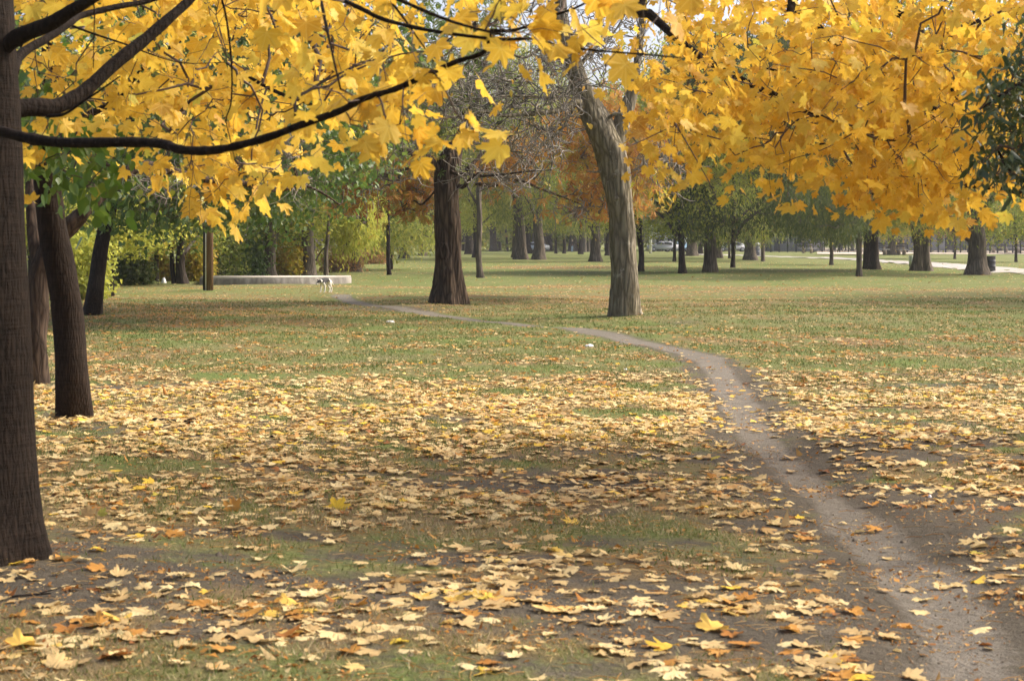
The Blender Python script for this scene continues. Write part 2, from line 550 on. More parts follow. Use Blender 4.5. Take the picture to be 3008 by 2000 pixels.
# ------------------------------------------------------------------ trees
def trunk_shape(mb, pts, rads, sides=28, n=44, flare=0.8, flare_h=0.3, lobes=5, ridge=0.05, twist=0.6, seed=0, bumps=0.02):
    """a tapered trunk with root flare, ridges and an uneven outline; pts are centre points from the foot up"""
    rg = np.random.default_rng(seed)
    c = catmull(pts, n)
    r = np.interp(np.linspace(0, 1, n), np.linspace(0, 1, len(rads)), rads)
    t = norm(np.gradient(c, axis=0))
    u = norm(np.cross(t, np.array([0, 1.0, 0])))
    w = np.cross(t, u)
    a = np.linspace(0, 2 * math.pi, sides, endpoint=False)
    hgt = c[:, 2] - c[0, 2]
    ph = rg.uniform(0, 6.28, 8)
    A, Z = np.meshgrid(a, hgt)
    mod = 1 + ridge * np.sin(4 * A + twist * Z * 2 + ph[0]) * 0.6 + ridge * np.sin(7 * A + twist * Z * 3 + ph[1]) * 0.5 + ridge * 0.5 * np.sin(11 * A - Z + ph[2])
    mod += bumps * np.sin(3 * Z / max(r[0], 0.05) * 0.5 + 2 * A + ph[3]) + bumps * rg.normal(0, 0.35, A.shape)
    mod += flare * np.exp(-Z / flare_h) * (0.55 + 0.45 * np.cos(lobes * A + ph[4]) * 0.8 + 0.2 * np.cos(2 * A + ph[5]))
    V = c[:, None] + (r[:, None] * mod)[:, :, None] * (u[:, None] * np.cos(a)[:, None] + w[:, None] * np.sin(a)[:, None])
    V[0, :, 2] -= 0.12
    i = np.arange(sides)
    j = (i + 1) % sides
    q1 = np.stack([i, j, j + sides, i + sides], 1)
    Q = (q1[None] + (np.arange(n - 1) * sides)[:, None, None]).reshape(-1, 4)
    mb.add(V.reshape(-1, 3), Q=Q)
    return c, r


def limb(mb, pts, r0, r1, n=26, sides=12, knots=0.06, seed=0):
    rg = np.random.default_rng(seed)
    c = catmull(pts, n)
    r = np.linspace(r0, r1, n) * (1 + rg.normal(0, knots, n))
    mb.tube(c, r, sides)
    return c, r


def grow(skel, pts, r_tip=0.004, expo=0.45, bias=0.22, crook=0.12, rg=RNG):
    """join crown points to the skeleton, nearest first; returns 4-point branch paths and radii"""
    skel, pts = np.asarray(skel, float), np.asarray(pts, float)
    nS, N = len(skel), len(pts)
    d0 = np.array([np.min(((skel - p) ** 2).sum(1)) for p in pts])
    order = np.argsort(d0)
    pts = pts[order]
    X = np.vstack([skel, pts])
    plen = np.zeros(nS + N)
    par = np.full(nS + N, -1)
    for k in range(N):
        i = nS + k
        dd = np.sqrt(((X[:i] - X[i]) ** 2).sum(1)) + bias * plen[:i]
        j = int(np.argmin(dd))
        par[i] = j
        plen[i] = plen[j] + np.linalg.norm(X[i] - X[j])
    cnt = np.ones(nS + N)
    for i in range(nS + N - 1, nS - 1, -1):
        if par[i] >= 0:
            cnt[par[i]] += cnt[i]
    r = r_tip * cnt ** expo
    ci = np.arange(nS, nS + N)
    pi = par[ci]
    a, b = X[pi], X[ci]
    L = np.linalg.norm(b - a, axis=1, keepdims=True)
    din = np.zeros((nS + N, 3))
    for i in ci:
        din[i] = X[i] - X[par[i]]
    m0 = np.where((pi >= nS)[:, None], norm(din[pi] + 1e-9), norm(b - a)) * L * 0.9
    m1 = (b - a) * 0.9
    ts = np.array([0, .25, .5, .75, 1.0])
    path = []
    for t in ts:
        q = (2 * t ** 3 - 3 * t ** 2 + 1) * a + (t ** 3 - 2 * t ** 2 + t) * m0 + (-2 * t ** 3 + 3 * t ** 2) * b + (t ** 3 - t ** 2) * m1
        if 0 < t < 1:
            q = q + rg.normal(0, 1, q.shape) * crook * L * 0.5
        path.append(q)
    path = np.stack(path, 1)
    rc = r[ci]
    rp = np.minimum(np.where(pi >= nS, r[pi], rc * 1.6), rc * 1.7)
    rr = rp[:, None] + (rc - rp)[:, None] * ts[None]
    return path, rr, pts


def poly_pts(poly, n, d0, d1, rg=RNG, clump=0.0):
    """n points inside a pixel polygon, spread over real depths d0..d1"""
    poly = np.asarray(poly, float)
    lo, hi = poly.min(0), poly.max(0)
    out = []
    x2, y2 = np.roll(poly[:, 0], -1), np.roll(poly[:, 1], -1)
    while len(out) < n:
        q = rg.uniform(lo, hi)
        if np.sum(((poly[:, 1] > q[1]) != (y2 > q[1])) & (q[0] < (x2 - poly[:, 0]) * (q[1] - poly[:, 1]) / (y2 - poly[:, 1] + 1e-9) + poly[:, 0])) % 2 == 0:
            continue
        d = rg.uniform(d0, d1)
        p = P(q[0], q[1], d)
        if clump and wob(p[0] + p[1], p[2] + 0.5 * p[1], 4, 1.4 + 0.06 * d) < clump * rg.uniform(-1.2, 0.6):
            continue
        out.append(p)
    return np.array(out)


def twiglets(path, rr, per, length, rg=RNG, up=0.0, curl=0.5, r0=0.006):
    """short bare side twigs on branch paths"""
    K, N, _ = path.shape
    n = K * per
    k = rg.integers(0, K, n)
    t = rg.integers(1, N, n)
    a = path[k, t]
    d = norm(norm(path[k, t] - path[k, t - 1]) * 0.6 + rg.normal(0, 1, (n, 3)) * 0.8 + np.array([0, 0, up]))
    L = length * rg.uniform(0.35, 1.3, (n, 1))
    p = [a]
    for s in range(4):
        d = norm(d + rg.normal(0, curl, (n, 3)))
        p.append(p[-1] + d * L / 4)
    p = np.stack(p, 1)
    r = r0 * np.linspace(1, 0.45, 5)[None] * rg.uniform(0.7, 1.3, (n, 1))
    return p, r
# ------------------------------------------------------------------ ground
def to_px(x, y):
    y = np.maximum(np.asarray(y, float), 2.0)
    return CX + F * np.asarray(x) / y, HY + F * H / y


def gauss(px, py, cx, cy, sx, sy):
    return np.exp(-((px - cx) / sx) ** 2 - ((py - cy) / sy) ** 2)


def dirt_amount(x, y):
    """bare soil: worn path, its trodden verges and the patches under the trees"""
    px, py = to_px(x, y)
    d = path_dist(x, y)
    wide = 0.155 + 0.07 * sstep(18, 32, y) + 0.05 * wob(x, y, 2, 2.3)
    core = sstep(0.16, -0.10, d - wide)
    verge = 0.62 * sstep(0.95, 0.15, d) * sstep(40, 14, y) + 0.35 * sstep(0.5, 0.2, d)
    pat = 0.55 * gauss(px, py, 700, 1735, 1250, 75) + 0.5 * gauss(px, py, 1650, 1760, 700, 120) + 0.7 * gauss(px, py, 100, 1720, 420, 120)
    pat = pat + 0.75 * gauss(px, py, 420, 1140, 380, 20) + 0.6 * gauss(px, py, 420, 1255, 380, 26) + 0.55 * gauss(px, py, 1600, 1400, 500, 60)
    pat = pat + 0.75 * gauss(px, py, 2550, 1290, 420, 40) + 0.45 * gauss(px, py, 2850, 1125, 260, 18) + 0.55 * gauss(px, py, 2700, 1480, 420, 90)
    pat = pat + 0.6 * gauss(px, py, 1950, 1850, 300, 90) + 0.6 * gauss(px, py, 2800, 1800, 300, 300) + 0.6 * gauss(px, py, 1150, 907, 260, 9) + 0.5 * gauss(px, py, 2000, 946, 90, 6)
    f = 0.16 + 0.26 * wob(x, y, 3, 1.5) + 0.22 * wob(x, y, 5, 0.55)
    return np.clip(np.maximum(core, np.clip(verge + pat, 0, 0.9) + f * sstep(30, 12, y)), 0, 1), core


def litter_amount(x, y):
    """share of the ground under fallen leaves"""
    px, py = to_px(x, y)
    d = path_dist(x, y)
    left = sstep(2350, 1700, px)
    c = (0.205 + 0.05 * sstep(1700, 1950, py)) * np.ones_like(px)
    c = c + (0.04 + 0.16 * left) * sstep(1600, 1420, py) * sstep(1120, 1170, py)
    c = c + 0.34 * sstep(1420, 1270, py) * sstep(1125, 1185, py) * (0.35 + 0.65 * np.maximum(left, sstep(1340, 1240, py)))
    c = c * sstep(1040, 1180, py) + 0.13 * sstep(1190, 1120, py) * sstep(830, 880, py)
    c = c + 0.30 * gauss(px, py, 1650, 786, 330, 4.5) + 0.34 * gauss(px, py, 1450, 843, 900, 4.5) + 0.22 * gauss(px, py, 2500, 852, 700, 6)
    c = c + 0.50 * gauss(px, py, 480, 925, 440, 36) + 0.22 * gauss(px, py, 350, 1080, 420, 55) + 0.14 * gauss(px, py, 1500, 880, 420, 22)
    c = c + 0.14 * gauss(px, py, 2700, 1010, 700, 30) + 0.12 * gauss(px, py, 2500, 1110, 600, 25) + 0.12 * gauss(px, py, 2100, 890, 800, 25)
    c = c * np.clip(0.9 + 0.7 * wob(x, y, 6, 2.2) + 0.4 * wob(x, y, 7, 0.8), 0.08, 2.2)
    far = 0.03 * sstep(880, 840, py)
    c = np.maximum(c, 0.015) * (1 - 0.88 * sstep(0.45, 0.2, d) * sstep(0, 1, 1.0))
    return np.clip(c + far, 0, 0.95)


def axis(a):
    return np.unique(np.round(np.concatenate(a), 4))


def geo(a, b, s0, k):
    out, x, s = [], a, s0
    while x < b:
        out.append(x)
        x += s
        s *= k
    return np.array(out + [b])


gx = axis([np.arange(-4, 4.01, 0.055), geo(4, 14, .06, 1.02), geo(14, 900, .3, 1.15), -geo(4, 14, .06, 1.02), -geo(14, 900, .3, 1.15)])
gy = axis([-geo(0, 300, 1.0, 1.3), np.arange(0, 5.5, 0.25), np.arange(5.5, 12, 0.05), geo(12, 64, .07, 1.012), geo(64, 1400, .7, 1.06)])
X, Y = np.meshgrid(gx, gy)
near = (np.abs(X) < 60) & (Y > 2) & (Y < 130)
dirt = np.zeros_like(X)
core = np.zeros_like(X)
lit = np.zeros_like(X) + 0.05
dd, cc = dirt_amount(X[near], Y[near])
dirt[near], core[near] = dd, cc
lit[near] = litter_amount(X[near], Y[near]) + .09 * sstep(16, 10, Y[near])
fade = sstep(160, 90, np.hypot(X, Y))
Zg = gz(X, Y) * np.where(np.hypot(X, Y) < 160, 1, fade)
nx, ny = len(gx), len(gy)
idx = np.arange(nx * ny).reshape(ny, nx)
Q = np.stack([idx[:-1, :-1], idx[:-1, 1:], idx[1:, 1:], idx[1:, :-1]], -1).reshape(-1, 4)

m, nt, b = nmat("lawn, soil and leaf crumbs")
tc = nd(nt, "ShaderNodeTexCoord")
ob = tc.outputs["Object"]
big = noise(nt, ob, 0.16, 5, 0.6)
mid = noise(nt, ob, 1.3, 5, 0.65)
fine = noise(nt, ob, 26.0, 4, 0.7)
vfine = noise(nt, ob, 110.0, 3, 0.7)
grass = ramp(nt, fine, [(0.28, (0.055, 0.08, 0.016)), (0.5, (0.112, 0.158, 0.036)), (0.7, (0.20, 0.25, 0.072))])
straw = ramp(nt, fine, [(0.3, (0.12, 0.095, 0.045)), (0.7, (0.33, 0.27, 0.15))])
g = mixc(nt, ramp(nt, mathn(nt, 'ADD', mathn(nt, 'MULTIPLY', mid, 0.6), mathn(nt, 'MULTIPLY', big, 0.5)), [(0.47, 0.05), (0.72, 0.75)]), grass, straw)
crumb = ramp(nt, vfine, [(0.35, (0.11, 0.07, 0.035)), (0.6, (0.29, 0.19, 0.095)), (0.75, (0.45, 0.34, 0.20))])
lf = mathn(nt, 'ADD', mathn(nt, 'MULTIPLY', attr(nt, "litter"), 1.5), mathn(nt, 'SUBTRACT', noise(nt, ob, 9.0, 4, 0.7), 0.56))
g = mixc(nt, ramp(nt, lf, [(0.05, 0.0), (0.42, 0.8)]), g, crumb)
soil = ramp(nt, mathn(nt, 'ADD', mathn(nt, 'MULTIPLY', noise(nt, ob, 3.2, 6, 0.65), 0.6), mathn(nt, 'MULTIPLY', vfine, 0.4)), [(0.3, (0.060, 0.050, 0.036)), (0.55, (0.115, 0.099, 0.073)), (0.75, (0.19, 0.166, 0.125))])
worn = ramp(nt, mathn(nt, 'ADD', mathn(nt, 'MULTIPLY', noise(nt, ob, 5.5, 6, 0.65), 0.6), mathn(nt, 'MULTIPLY', vfine, 0.4)), [(0.3, (0.12, 0.106, 0.083)), (0.7, (0.25, 0.224, 0.18))])
brk = mathn(nt, 'MULTIPLY', mathn(nt, 'SUBTRACT', noise(nt, ob, 11.0, 7, 0.78), 0.5), 1.7)
df = mathn(nt, 'ADD', attr(nt, "dirt"), brk)
col = mixc(nt, ramp(nt, df, [(0.25, 0.0), (0.75, 1.0)]), g, soil)
col = mixc(nt, ramp(nt, mathn(nt, 'ADD', attr(nt, "worn"), mathn(nt, 'MULTIPLY', brk, 0.6)), [(0.35, 0.0), (0.85, 1.0)]), col, worn)
nt.links.new(col, b.inputs["Base Color"])
b.inputs["Roughness"].default_value = 0.95
b.inputs["Specular IOR Level"].default_value = 0.1
bp = nd(nt, "ShaderNodeBump")
bp.inputs["Strength"].default_value = 1.0
bp.inputs["Distance"].default_value = 0.03
nt.links.new(mathn(nt, 'ADD', fine, mathn(nt, 'MULTIPLY', vfine, 0.4)), bp.inputs["Height"])
nt.links.new(bp.outputs[0], b.inputs["Normal"])
M["ground"] = m
gmesh = mesh_from("ground", np.stack([X, Y, Zg], -1).reshape(-1, 3), [Q], {"dirt": dirt, "worn": core, "litter": lit}, True)
tag(link("ground", gmesh, M["ground"]), "park lawn with worn dirt patches under fallen leaves", "ground", kind="structure")

# ---- grass blades on the near ground
rg = np.random.default_rng(21)
K = 330000
yy = 5.6 * (46 / 5.6) ** (rg.uniform(0, 1, K) ** 0.85)
xx = rg.uniform(-0.34, 0.34, K) * yy * 1.05
dm, co = dirt_amount(xx, yy)
keep = (dm + rg.normal(0, 0.22, K) < 0.34 - 0.12 * sstep(13, 8, yy)) & (co < 0.2) & (path_dist(xx, yy) > 0.22 + 0.12 * sstep(18, 32, yy)) & (wob(xx, yy, 8, 0.7) + wob(xx, yy, 3, 3.0) > rg.normal(-0.5, 0.7, K))
xx, yy = xx[keep], yy[keep]
K = len(xx)
h = rg.uniform(0.012, 0.04, K) * (1 + 0.012 * yy)
w = 0.0022 + 0.00022 * yy
az = rg.uniform(0, 6.28, K)
lean = rg.normal(0, 0.6, (K, 2))
base = np.stack([xx, yy, gz(xx, yy) - 0.003], 1)
side = np.stack([np.cos(az) * w, np.sin(az) * w, 0 * az], 1)
V = np.stack([base - side, base + side, base + np.stack([lean[:, 0] * h, lean[:, 1] * h, h], 1)], 1)
M["grass"] = leaf_mat("lawn grass blade", [(0, (0.065, 0.09, 0.020)), (0.4, (0.125, 0.165, 0.038)), (0.7, (0.22, 0.225, 0.075)), (1, (0.42, 0.34, 0.19))], 0.3, 0.6, 0.2)
mb = MB()
mb.add(V.reshape(-1, 3), T=np.arange(3 * K).reshape(-1, 3), rnd=np.repeat(np.clip(rg.uniform(0, 1, K) * 0.75 + 0.2 * wob(xx, yy, 6, 2.0) + 0.1 + 0.22 * sstep(14, 9, yy), 0, 1), 3))
o = mb.build("grass", M["grass"])
tag(o, "short patchy lawn grass between the fallen leaves", "grass", kind="stuff")

# ---- fallen leaves
rg = np.random.default_rng(5)


def leaf_spots(n, d0, d1, power=1.0):
    yy = d0 + (d1 - d0) * rg.uniform(0, 1, n) ** power
    xx = rg.uniform(-0.325, 0.325, n) * yy
    return xx, yy


def lit_kind(x, y, n):
    """colour number of a fallen leaf: pale and yellow near, rusty farther off"""
    r = rg.uniform(0.24, 0.83, n) ** 0.9
    r = np.where(rg.uniform(0, 1, n) < .05, rg.uniform(.86, 1, n), r)
    brown = rg.uniform(0, 1, n) < (0.09 + 0.50 * sstep(17, 27, y) + 0.4 * gauss(*to_px(x, y), 480, 930, 450, 60))
    r = np.where(brown, rg.uniform(0, 0.30, n), r)
    bright = (rg.uniform(0, 1, n) < 0.15) & (y > 13) & (y < 18.5)
    r = np.where(bright, rg.uniform(0.8, 0.95, n), r)
    r = np.where((r > 0.965) & (rg.uniform(0, 1, n) < 0.7), 0.6, r)
    return r


def ground_frames(n, tilt):
    az = rg.uniform(0, 6.28, n)
    tip = np.stack([np.cos(az), np.sin(az), rg.normal(0, tilt, n)], 1)
    nrm = np.stack([rg.normal(0, tilt, n), rg.normal(0, tilt, n), np.ones(n)], 1)
    flip = rg.uniform(0, 1, n) < 0.25
    nrm[flip, 2] *= -1
    return frames(tip, nrm)


xx, yy = [], []
for d0, d1, per in ((5.6, 9.0, 95), (9.0, 13.0, 115), (13.0, 20.0, 120), (20.0, 32.0, 60), (32.0, 62.0, 36), (62.0, 125.0, 15)):
    area = 0.65 * (d1 ** 2 - d0 ** 2) / 2
    n = int(area * per * 2.2)
    y = np.sqrt(rg.uniform(d0 ** 2, d1 ** 2, n))
    x = rg.uniform(-0.325, 0.325, n) * y
    k = rg.uniform(0, 1, n) < litter_amount(x, y) * 1.15
    xx.append(x[k])
    yy.append(y[k])
xx, yy = np.concatenate(xx), np.concatenate(yy)
seen = np.abs(xx / yy) < 0.302
o_ = np.argsort(np.where(seen & (yy > 6.15), yy, 999))
near_i, rest = o_[:296], o_[296:]
n = len(rest)
x, y = xx[rest], yy[rest]
mb = MB()
size = 0.068 * rg.uniform(0.55, 1.25, n) * np.where(y > 20, 0.85, 1) * np.where(y > 62, 1.5, 1) * (1 - 0.25 * sstep(20, 40, y))
pos = np.stack([x, y, gz(x, y) + 0.005 + rg.exponential(0.007, n)], 1)
nr = y < 11
rk = lit_kind(x, y, n)
R = ground_frames(n, 0.09)
for sel, tpl in ((nr, MAPLE), (~nr, MAPLE_LO)):
    scatter(mb, tpl, pos[sel], R[sel], size[sel], rk[sel], 0.17, 0.22, rg)
o = mb.build("fallen_leaves", M["leaf_fallen"], smooth=False)
tag(o, "carpet of small tan and orange fallen leaves across the lawn", "fallen leaves", kind="stuff")

# ---- the largest fallen leaves, each one an object
kinds = {
    "tan": ((0.40, 0.78), "pale tan fallen maple leaf lying among the nearest leaves"),
    "ochre": ((0.82, 0.88), "ochre yellow fallen maple leaf lying among the nearest leaves"),
    "orange": ((0.14, 0.24), "rusty orange fallen maple leaf lying among the nearest leaves"),
    "brown": ((0.0, 0.10), "dark brown curled fallen maple leaf lying among the nearest leaves"),
    "yellow": ((0.92, 0.965), "bright yellow fallen maple leaf lying among the nearest leaves"),
}
protos = {}
for kname, ((lo, hi), lab) in kinds.items():
    protos[kname] = []
    for v in range(5):
        mb = MB()
        scatter(mb, MAPLE, np.zeros((1, 3)), np.eye(3)[None], [0.073], np.array([lo + (hi - lo) * v / 4]), 0.16, 0.24, rg)
        me = mb.mesh("fallen_leaf")
        me.materials.append(M["leaf_fallen"])
        protos[kname].append(me)
from mathutils import Matrix
names = list(kinds)
for q, i in enumerate(near_i):
    kname = names[int(rg.choice(5, p=[0.70, 0.12, 0.11, 0.045, 0.025]))]
    o = bpy.data.objects.new("fallen_leaf", protos[kname][int(rg.integers(0, 5))])
    COL.objects.link(o)
    R = ground_frames(1, 0.07)[0]
    s = rg.uniform(0.70, 1.36)
    mw = Matrix([[*(R[r] * s), 0] for r in range(3)] + [[0, 0, 0, 1]])
    mw.translation = (xx[i], yy[i], float(gz(xx[i], yy[i])) + 0.008)
    o.matrix_world = mw
    tag(o, kinds[kname][1], "fallen leaf", f"nearest {kname} fallen leaves")


# crumbs of dry leaf, twig ends and soil clods between the leaves
rg = np.random.default_rng(8)
K = 60000
y = 5.6 * (26 / 5.6) ** rg.uniform(0, 1, K)
x = rg.uniform(-0.33, 0.33, K) * y
keep = rg.uniform(0, 1, K) < 0.35 + 0.5 * wob(x, y, 6, 1.1)
x, y = x[keep], y[keep]
K = len(x)
mb = MB()
scatter(mb, DIAM, np.stack([x, y, gz(x, y) + 0.003 + rg.exponential(0.003, K)], 1), ground_frames(K, .25), rg.lognormal(-4.35, 0.5, K) * (1 + .03 * y), np.where(rg.uniform(0, 1, K) < .7, rg.uniform(0, .3, K), rg.uniform(.3, .7, K)), .4, .4, rg)
n = 2600
y = 5.6 * (15 / 5.6) ** rg.uniform(0, 1, n)
x = rg.uniform(-0.33, 0.33, n) * y
az = rg.uniform(0, 6.28, n)
L = rg.uniform(.03, .11, n)
ends = np.stack([x + np.cos(az) * L, y + np.sin(az) * L], 1)
mid_ = np.stack([(x + ends[:, 0]) / 2 + rg.normal(0, .008, n), (y + ends[:, 1]) / 2 + rg.normal(0, .008, n)], 1)
pp = np.stack([np.stack([q[:, 0], q[:, 1], gz(q[:, 0], q[:, 1]) + hh], 1) for q, hh in ((np.stack([x, y], 1), .003), (mid_, .008), (ends, .004))], 1)
V, Q = batch_tubes(pp, np.full((n, 3), .0013), 4)
mb.add(V, Q=Q, rnd=np.repeat(rg.uniform(.05, .5, n), 12), vein=np.zeros(len(V)))
tag(mb.build("leaf_crumbs", M["leaf_fallen"]), "dry leaf crumbs and stalks scattered over the soil and grass", "leaf litter", kind="stuff")
mb = MB()
K = 9000
y = 5.6 * (14 / 5.6) ** rg.uniform(0, 1, K)
x = rg.uniform(-0.33, 0.33, K) * y
dm, _ = dirt_amount(x, y)
k = dm > rg.uniform(.2, .7, K)
x, y = x[k], y[k]
K = len(x)
tet = np.array([(1, 0, -.3), (-.5, .87, -.3), (-.5, -.87, -.3), (.1, .1, .75), (.5, .5, .3), (-.6, -.1, .35)], float)
s_ = rg.lognormal(-5.5, .55, K)
V = tet[None] * (1 + rg.normal(0, .25, (K, 6, 3))) * s_[:, None, None]
a = rg.uniform(0, 6.28, K)
V = np.stack([V[:, :, 0] * np.cos(a)[:, None] - V[:, :, 1] * np.sin(a)[:, None], V[:, :, 0] * np.sin(a)[:, None] + V[:, :, 1] * np.cos(a)[:, None], V[:, :, 2]], -1) + np.stack([x, y, gz(x, y)], 1)[:, None]
T = (np.array([(0, 4, 3), (0, 1, 4), (1, 3, 4), (1, 5, 3), (1, 2, 5), (2, 3, 5), (2, 0, 3)])[None] + (np.arange(K) * 6)[:, None, None]).reshape(-1, 3)
mb.add(V.reshape(-1, 3), T=T)
M["clod"] = plain("soil clods", (0.12, 0.095, 0.065), .95, var=.3, scale=8)
tag(mb.build("soil_clods", M["clod"]), "small clods and pebbles on the bare soil", "soil", kind="stuff")


def special_leaf(px, py, rnd, size, az, standing, label):
    mb = MB()
    tip = np.array([[math.cos(az) * 0.5, math.sin(az) * 0.5, standing]])
    nrm = np.array([[-0.15, -1.0, 0.5]])
    scatter(mb, MAPLE, np.zeros((1, 3)), frames(tip, nrm), [size], np.array([rnd]), 0.15, 0.25, rg)
    p = G(px, py)
    o = mb.build("fallen_leaf", M["leaf_fallen"], loc=(p[0], p[1], p[2] + 0.012))
    tag(o, label, "fallen leaf")


special_leaf(990, 1500, 0.95, 0.085, 0.6, 0.9, "large bright yellow leaf propped up on the litter")
special_leaf(685, 1505, 0.20, 0.085, 1.8, 1.0, "rust orange leaf standing upright in the litter")
special_leaf(258, 1535, 0.34, 0.075, 1.6, 1.0, "tan leaf standing upright beside the front trunk")
special_leaf(295, 1530, 0.985, 0.05, 0.3, 0.6, "small lime green leaf beside the front trunk")
# ------------------------------------------------------------------ near trees
def tree_root(name, base, label, cat="tree", group=None):
    return empty(name, tuple(base), label, cat, group)


def finish(mb, name, mat, root, smooth=False):
    return mb.build(name, mat, root, smooth, origin=tuple(root.location))


def skel_of(*curves):
    return np.vstack([c[0] if isinstance(c, tuple) else c for c in curves])


# ---- front left maple (trunk cut by the frame)
rg = np.random.default_rng(101)
D1 = 8.35
base = P(-28, 1663, D1)
base[2] = float(gz(base[0], base[1]))
T1 = tree_root("maple_tree", base, "yellow maple with thick dark trunk cut off by the left edge", "tree")
tk = MB()
c1 = trunk_shape(tk, [base + (0, 0, -0.02), P(-30, 1400, D1), P(-42, 1000, D1), P(-52, 650, D1), P(-58, 300, D1), P(-66, -60, D1), P(-90, -700, D1 + .2), P(-60, -1500, D1 + .4)], [.232, .226, .215, .205, .190, .165, .12, .05], 36, 60, flare=.55, flare_h=.2, ridge=.012, bumps=.012, seed=4)
limbs = []
# main rising limb, the two above it, the long low one that swings out in front, and twigs
LB = [
    ([(-20, 330), (85, 316), (170, 312), (255, 262), (340, 185), (424, 118), (508, 45), (570, -12), (700, -150), (900, -330)], (8.35, 9.4), .050, .018),
    ([(-20, 160), (60, 106), (148, 70), (212, 30), (275, -5), (400, -90), (560, -260)], (8.3, 8.0), .046, .016),
    ([(40, 215), (62, 160), (140, 112), (205, 68), (240, 46), (347, 20), (445, 0), (620, -60), (820, -160)], (8.4, 9.8), .026, .010),
    ([(-95, 372), (0, 386), (85, 407), (170, 418), (255, 420), (381, 418), (480, 424), (530, 440), (615, 443), (700, 428), (805, 398), (890, 365), (1000, 326), (1064, 292), (1170, 259), (1263, 216), (1340, 182), (1424, 152), (1441, 91)], (7.7, 6.6), .027, .0085),
    ([(1441, 91), (1496, 91), (1543, 80), (1620, 48), (1700, 20), (1800, -40)], (6.6, 6.3), .0075, .004),
    ([(1000, -2), (1060, 26), (1119, 55), (1212, 80), (1318, 99), (1466, 116), (1564, 115), (1640, 135), (1742, 148), (1848, 157), (2000, 170)], (6.9, 6.2), .010, .003),
    ([(1165, -4), (1254, 36), (1339, 68), (1428, 92), (1480, 104)], (6.3, 6.5), .008, .004),
    ([(1140, -6), (1190, 60), (1225, 110), (1275, 180)], (6.8, 6.9), .006, .002),
    ([(646, -20), (662, 40), (672, 105), (681, 200), (679, 300), (664, 352), (674, 400), (690, 470)], (8.0, 8.1), .006, .002),
    ([(272, -10), (278, 40), (276, 100), (274, 200)], (8.1, 8.2), .004, .002),
    ([(940, -10), (955, 60), (970, 130), (1000, 262)], (7.4, 7.0), .008, .004),
    ([(205, 74), (260, 95), (320, 115), (380, 135), (430, 155), (500, 178), (560, 187), (665, 184)], (9.2, 9.6), .007, .002),
    ([(140, 342), (190, 335), (250, 295), (310, 255), (352, 225)], (8.2, 8.0), .009, .003),
    ([(720, 220), (800, 265), (870, 292), (940, 318)], (10.8, 11.2), .012, .010),
    ([(870, 340), (868, 292), (905, 268), (960, 235), (1060, 190), (1150, 160)], (7.0, 8.5), .009, .003),
]
for k, (pts, d, r0, r1) in enumerate(LB):
    limbs.append(limb(tk, PP(pts, d), r0, r1, n=max(16, 4 * len(pts)), sides=12, knots=.06, seed=k))
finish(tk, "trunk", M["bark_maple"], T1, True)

A = [(60, -250), (60, 300), (150, 330), (250, 390), (420, 400), (560, 425), (740, 400), (830, 320), (900, 290), (1000, 320), (1180, 330), (1300, 300), (1380, 240), (1440, 140), (1500, 60), (1560, -250)]
FARP = [(60, -350), (60, 290), (200, 330), (480, 420), (650, 400), (900, 320), (1020, 250), (1080, 130), (1200, 60), (1230, -350)]
nodes_a = np.vstack([poly_pts(A, 78, 6.6, 9.8, rg, .5),
                     poly_pts([(520, 470), (700, 440), (810, 500), (790, 600), (640, 610), (600, 540)], 21, 8.0, 8.7, rg),
                     poly_pts([(980, 300), (1180, 300), (1440, 350), (1420, 380), (1310, 420), (1240, 410), (1010, 380)], 9, 6.7, 7.2, rg),
                     poly_pts([(-20, 440), (35, 460), (35, 500), (-20, 510)], 3, 7.0, 7.3, rg),
                     poly_pts([(90, 340), (150, 340), (150, 375), (100, 380)], 2, 7.6, 7.7, rg),
                     poly_pts([(1420, -120), (1470, 150), (1700, 190), (1850, 120), (1960, 40), (2000, -120)], 10, 5.9, 7.0, rg)])
sel = (nodes_a[:, 0] / nodes_a[:, 1] * F + CX < 760) & (nodes_a[:, 1] < 9.6)
eye = np.array([0, 0, H])
nodes_a[sel] = eye + (nodes_a[sel] - eye) * (rg.uniform(9.5, 10.8, sel.sum()) / nodes_a[sel, 1])[:, None]
nodes_b = poly_pts(FARP, 240, 10.5, 16.5, rg, .6)
above = np.stack([rg.uniform(-7.5, 2.5, 75), rg.uniform(3.0, 14.0, 75), rg.uniform(3.9, 9.0, 75)], 1)
above = above[(above[:, 2] - H) / above[:, 1] * F > HY + 120]
skel = skel_of(*limbs, c1[0][26:])
pa, ra, nn = grow(skel, np.vstack([nodes_a, nodes_b, above]), .0021, .40, .22, .10, rg)
tw = MB()
V, Q = batch_tubes(pa, ra, 5)
tw.add(V, Q=Q)
p2, r2 = twiglets(pa[:, :, :], ra, 2, .35, rg, -.1, .35, .0022)
V, Q = batch_tubes(p2, r2, 4)
tw.add(V, Q=Q)
finish(tw, "twigs", M["twig_dark"], T1, True)
cr = MB()
leaves_at(cr, nodes_a, 6, MAPLE, .082, .11, .75, .35, rg=rg, lo=.06, hi=.97)
leaves_at(cr, nodes_b, 13, MAPLE_LO, .080, .26, .7, .5, rg=rg, lo=.22, hi=.97)
leaves_at(cr, above, 16, MAPLE_LO, .082, .3, .7, .6, rg=rg, lo=.1, hi=.97)
finish(cr, "crown", M["leaf_maple"], T1)

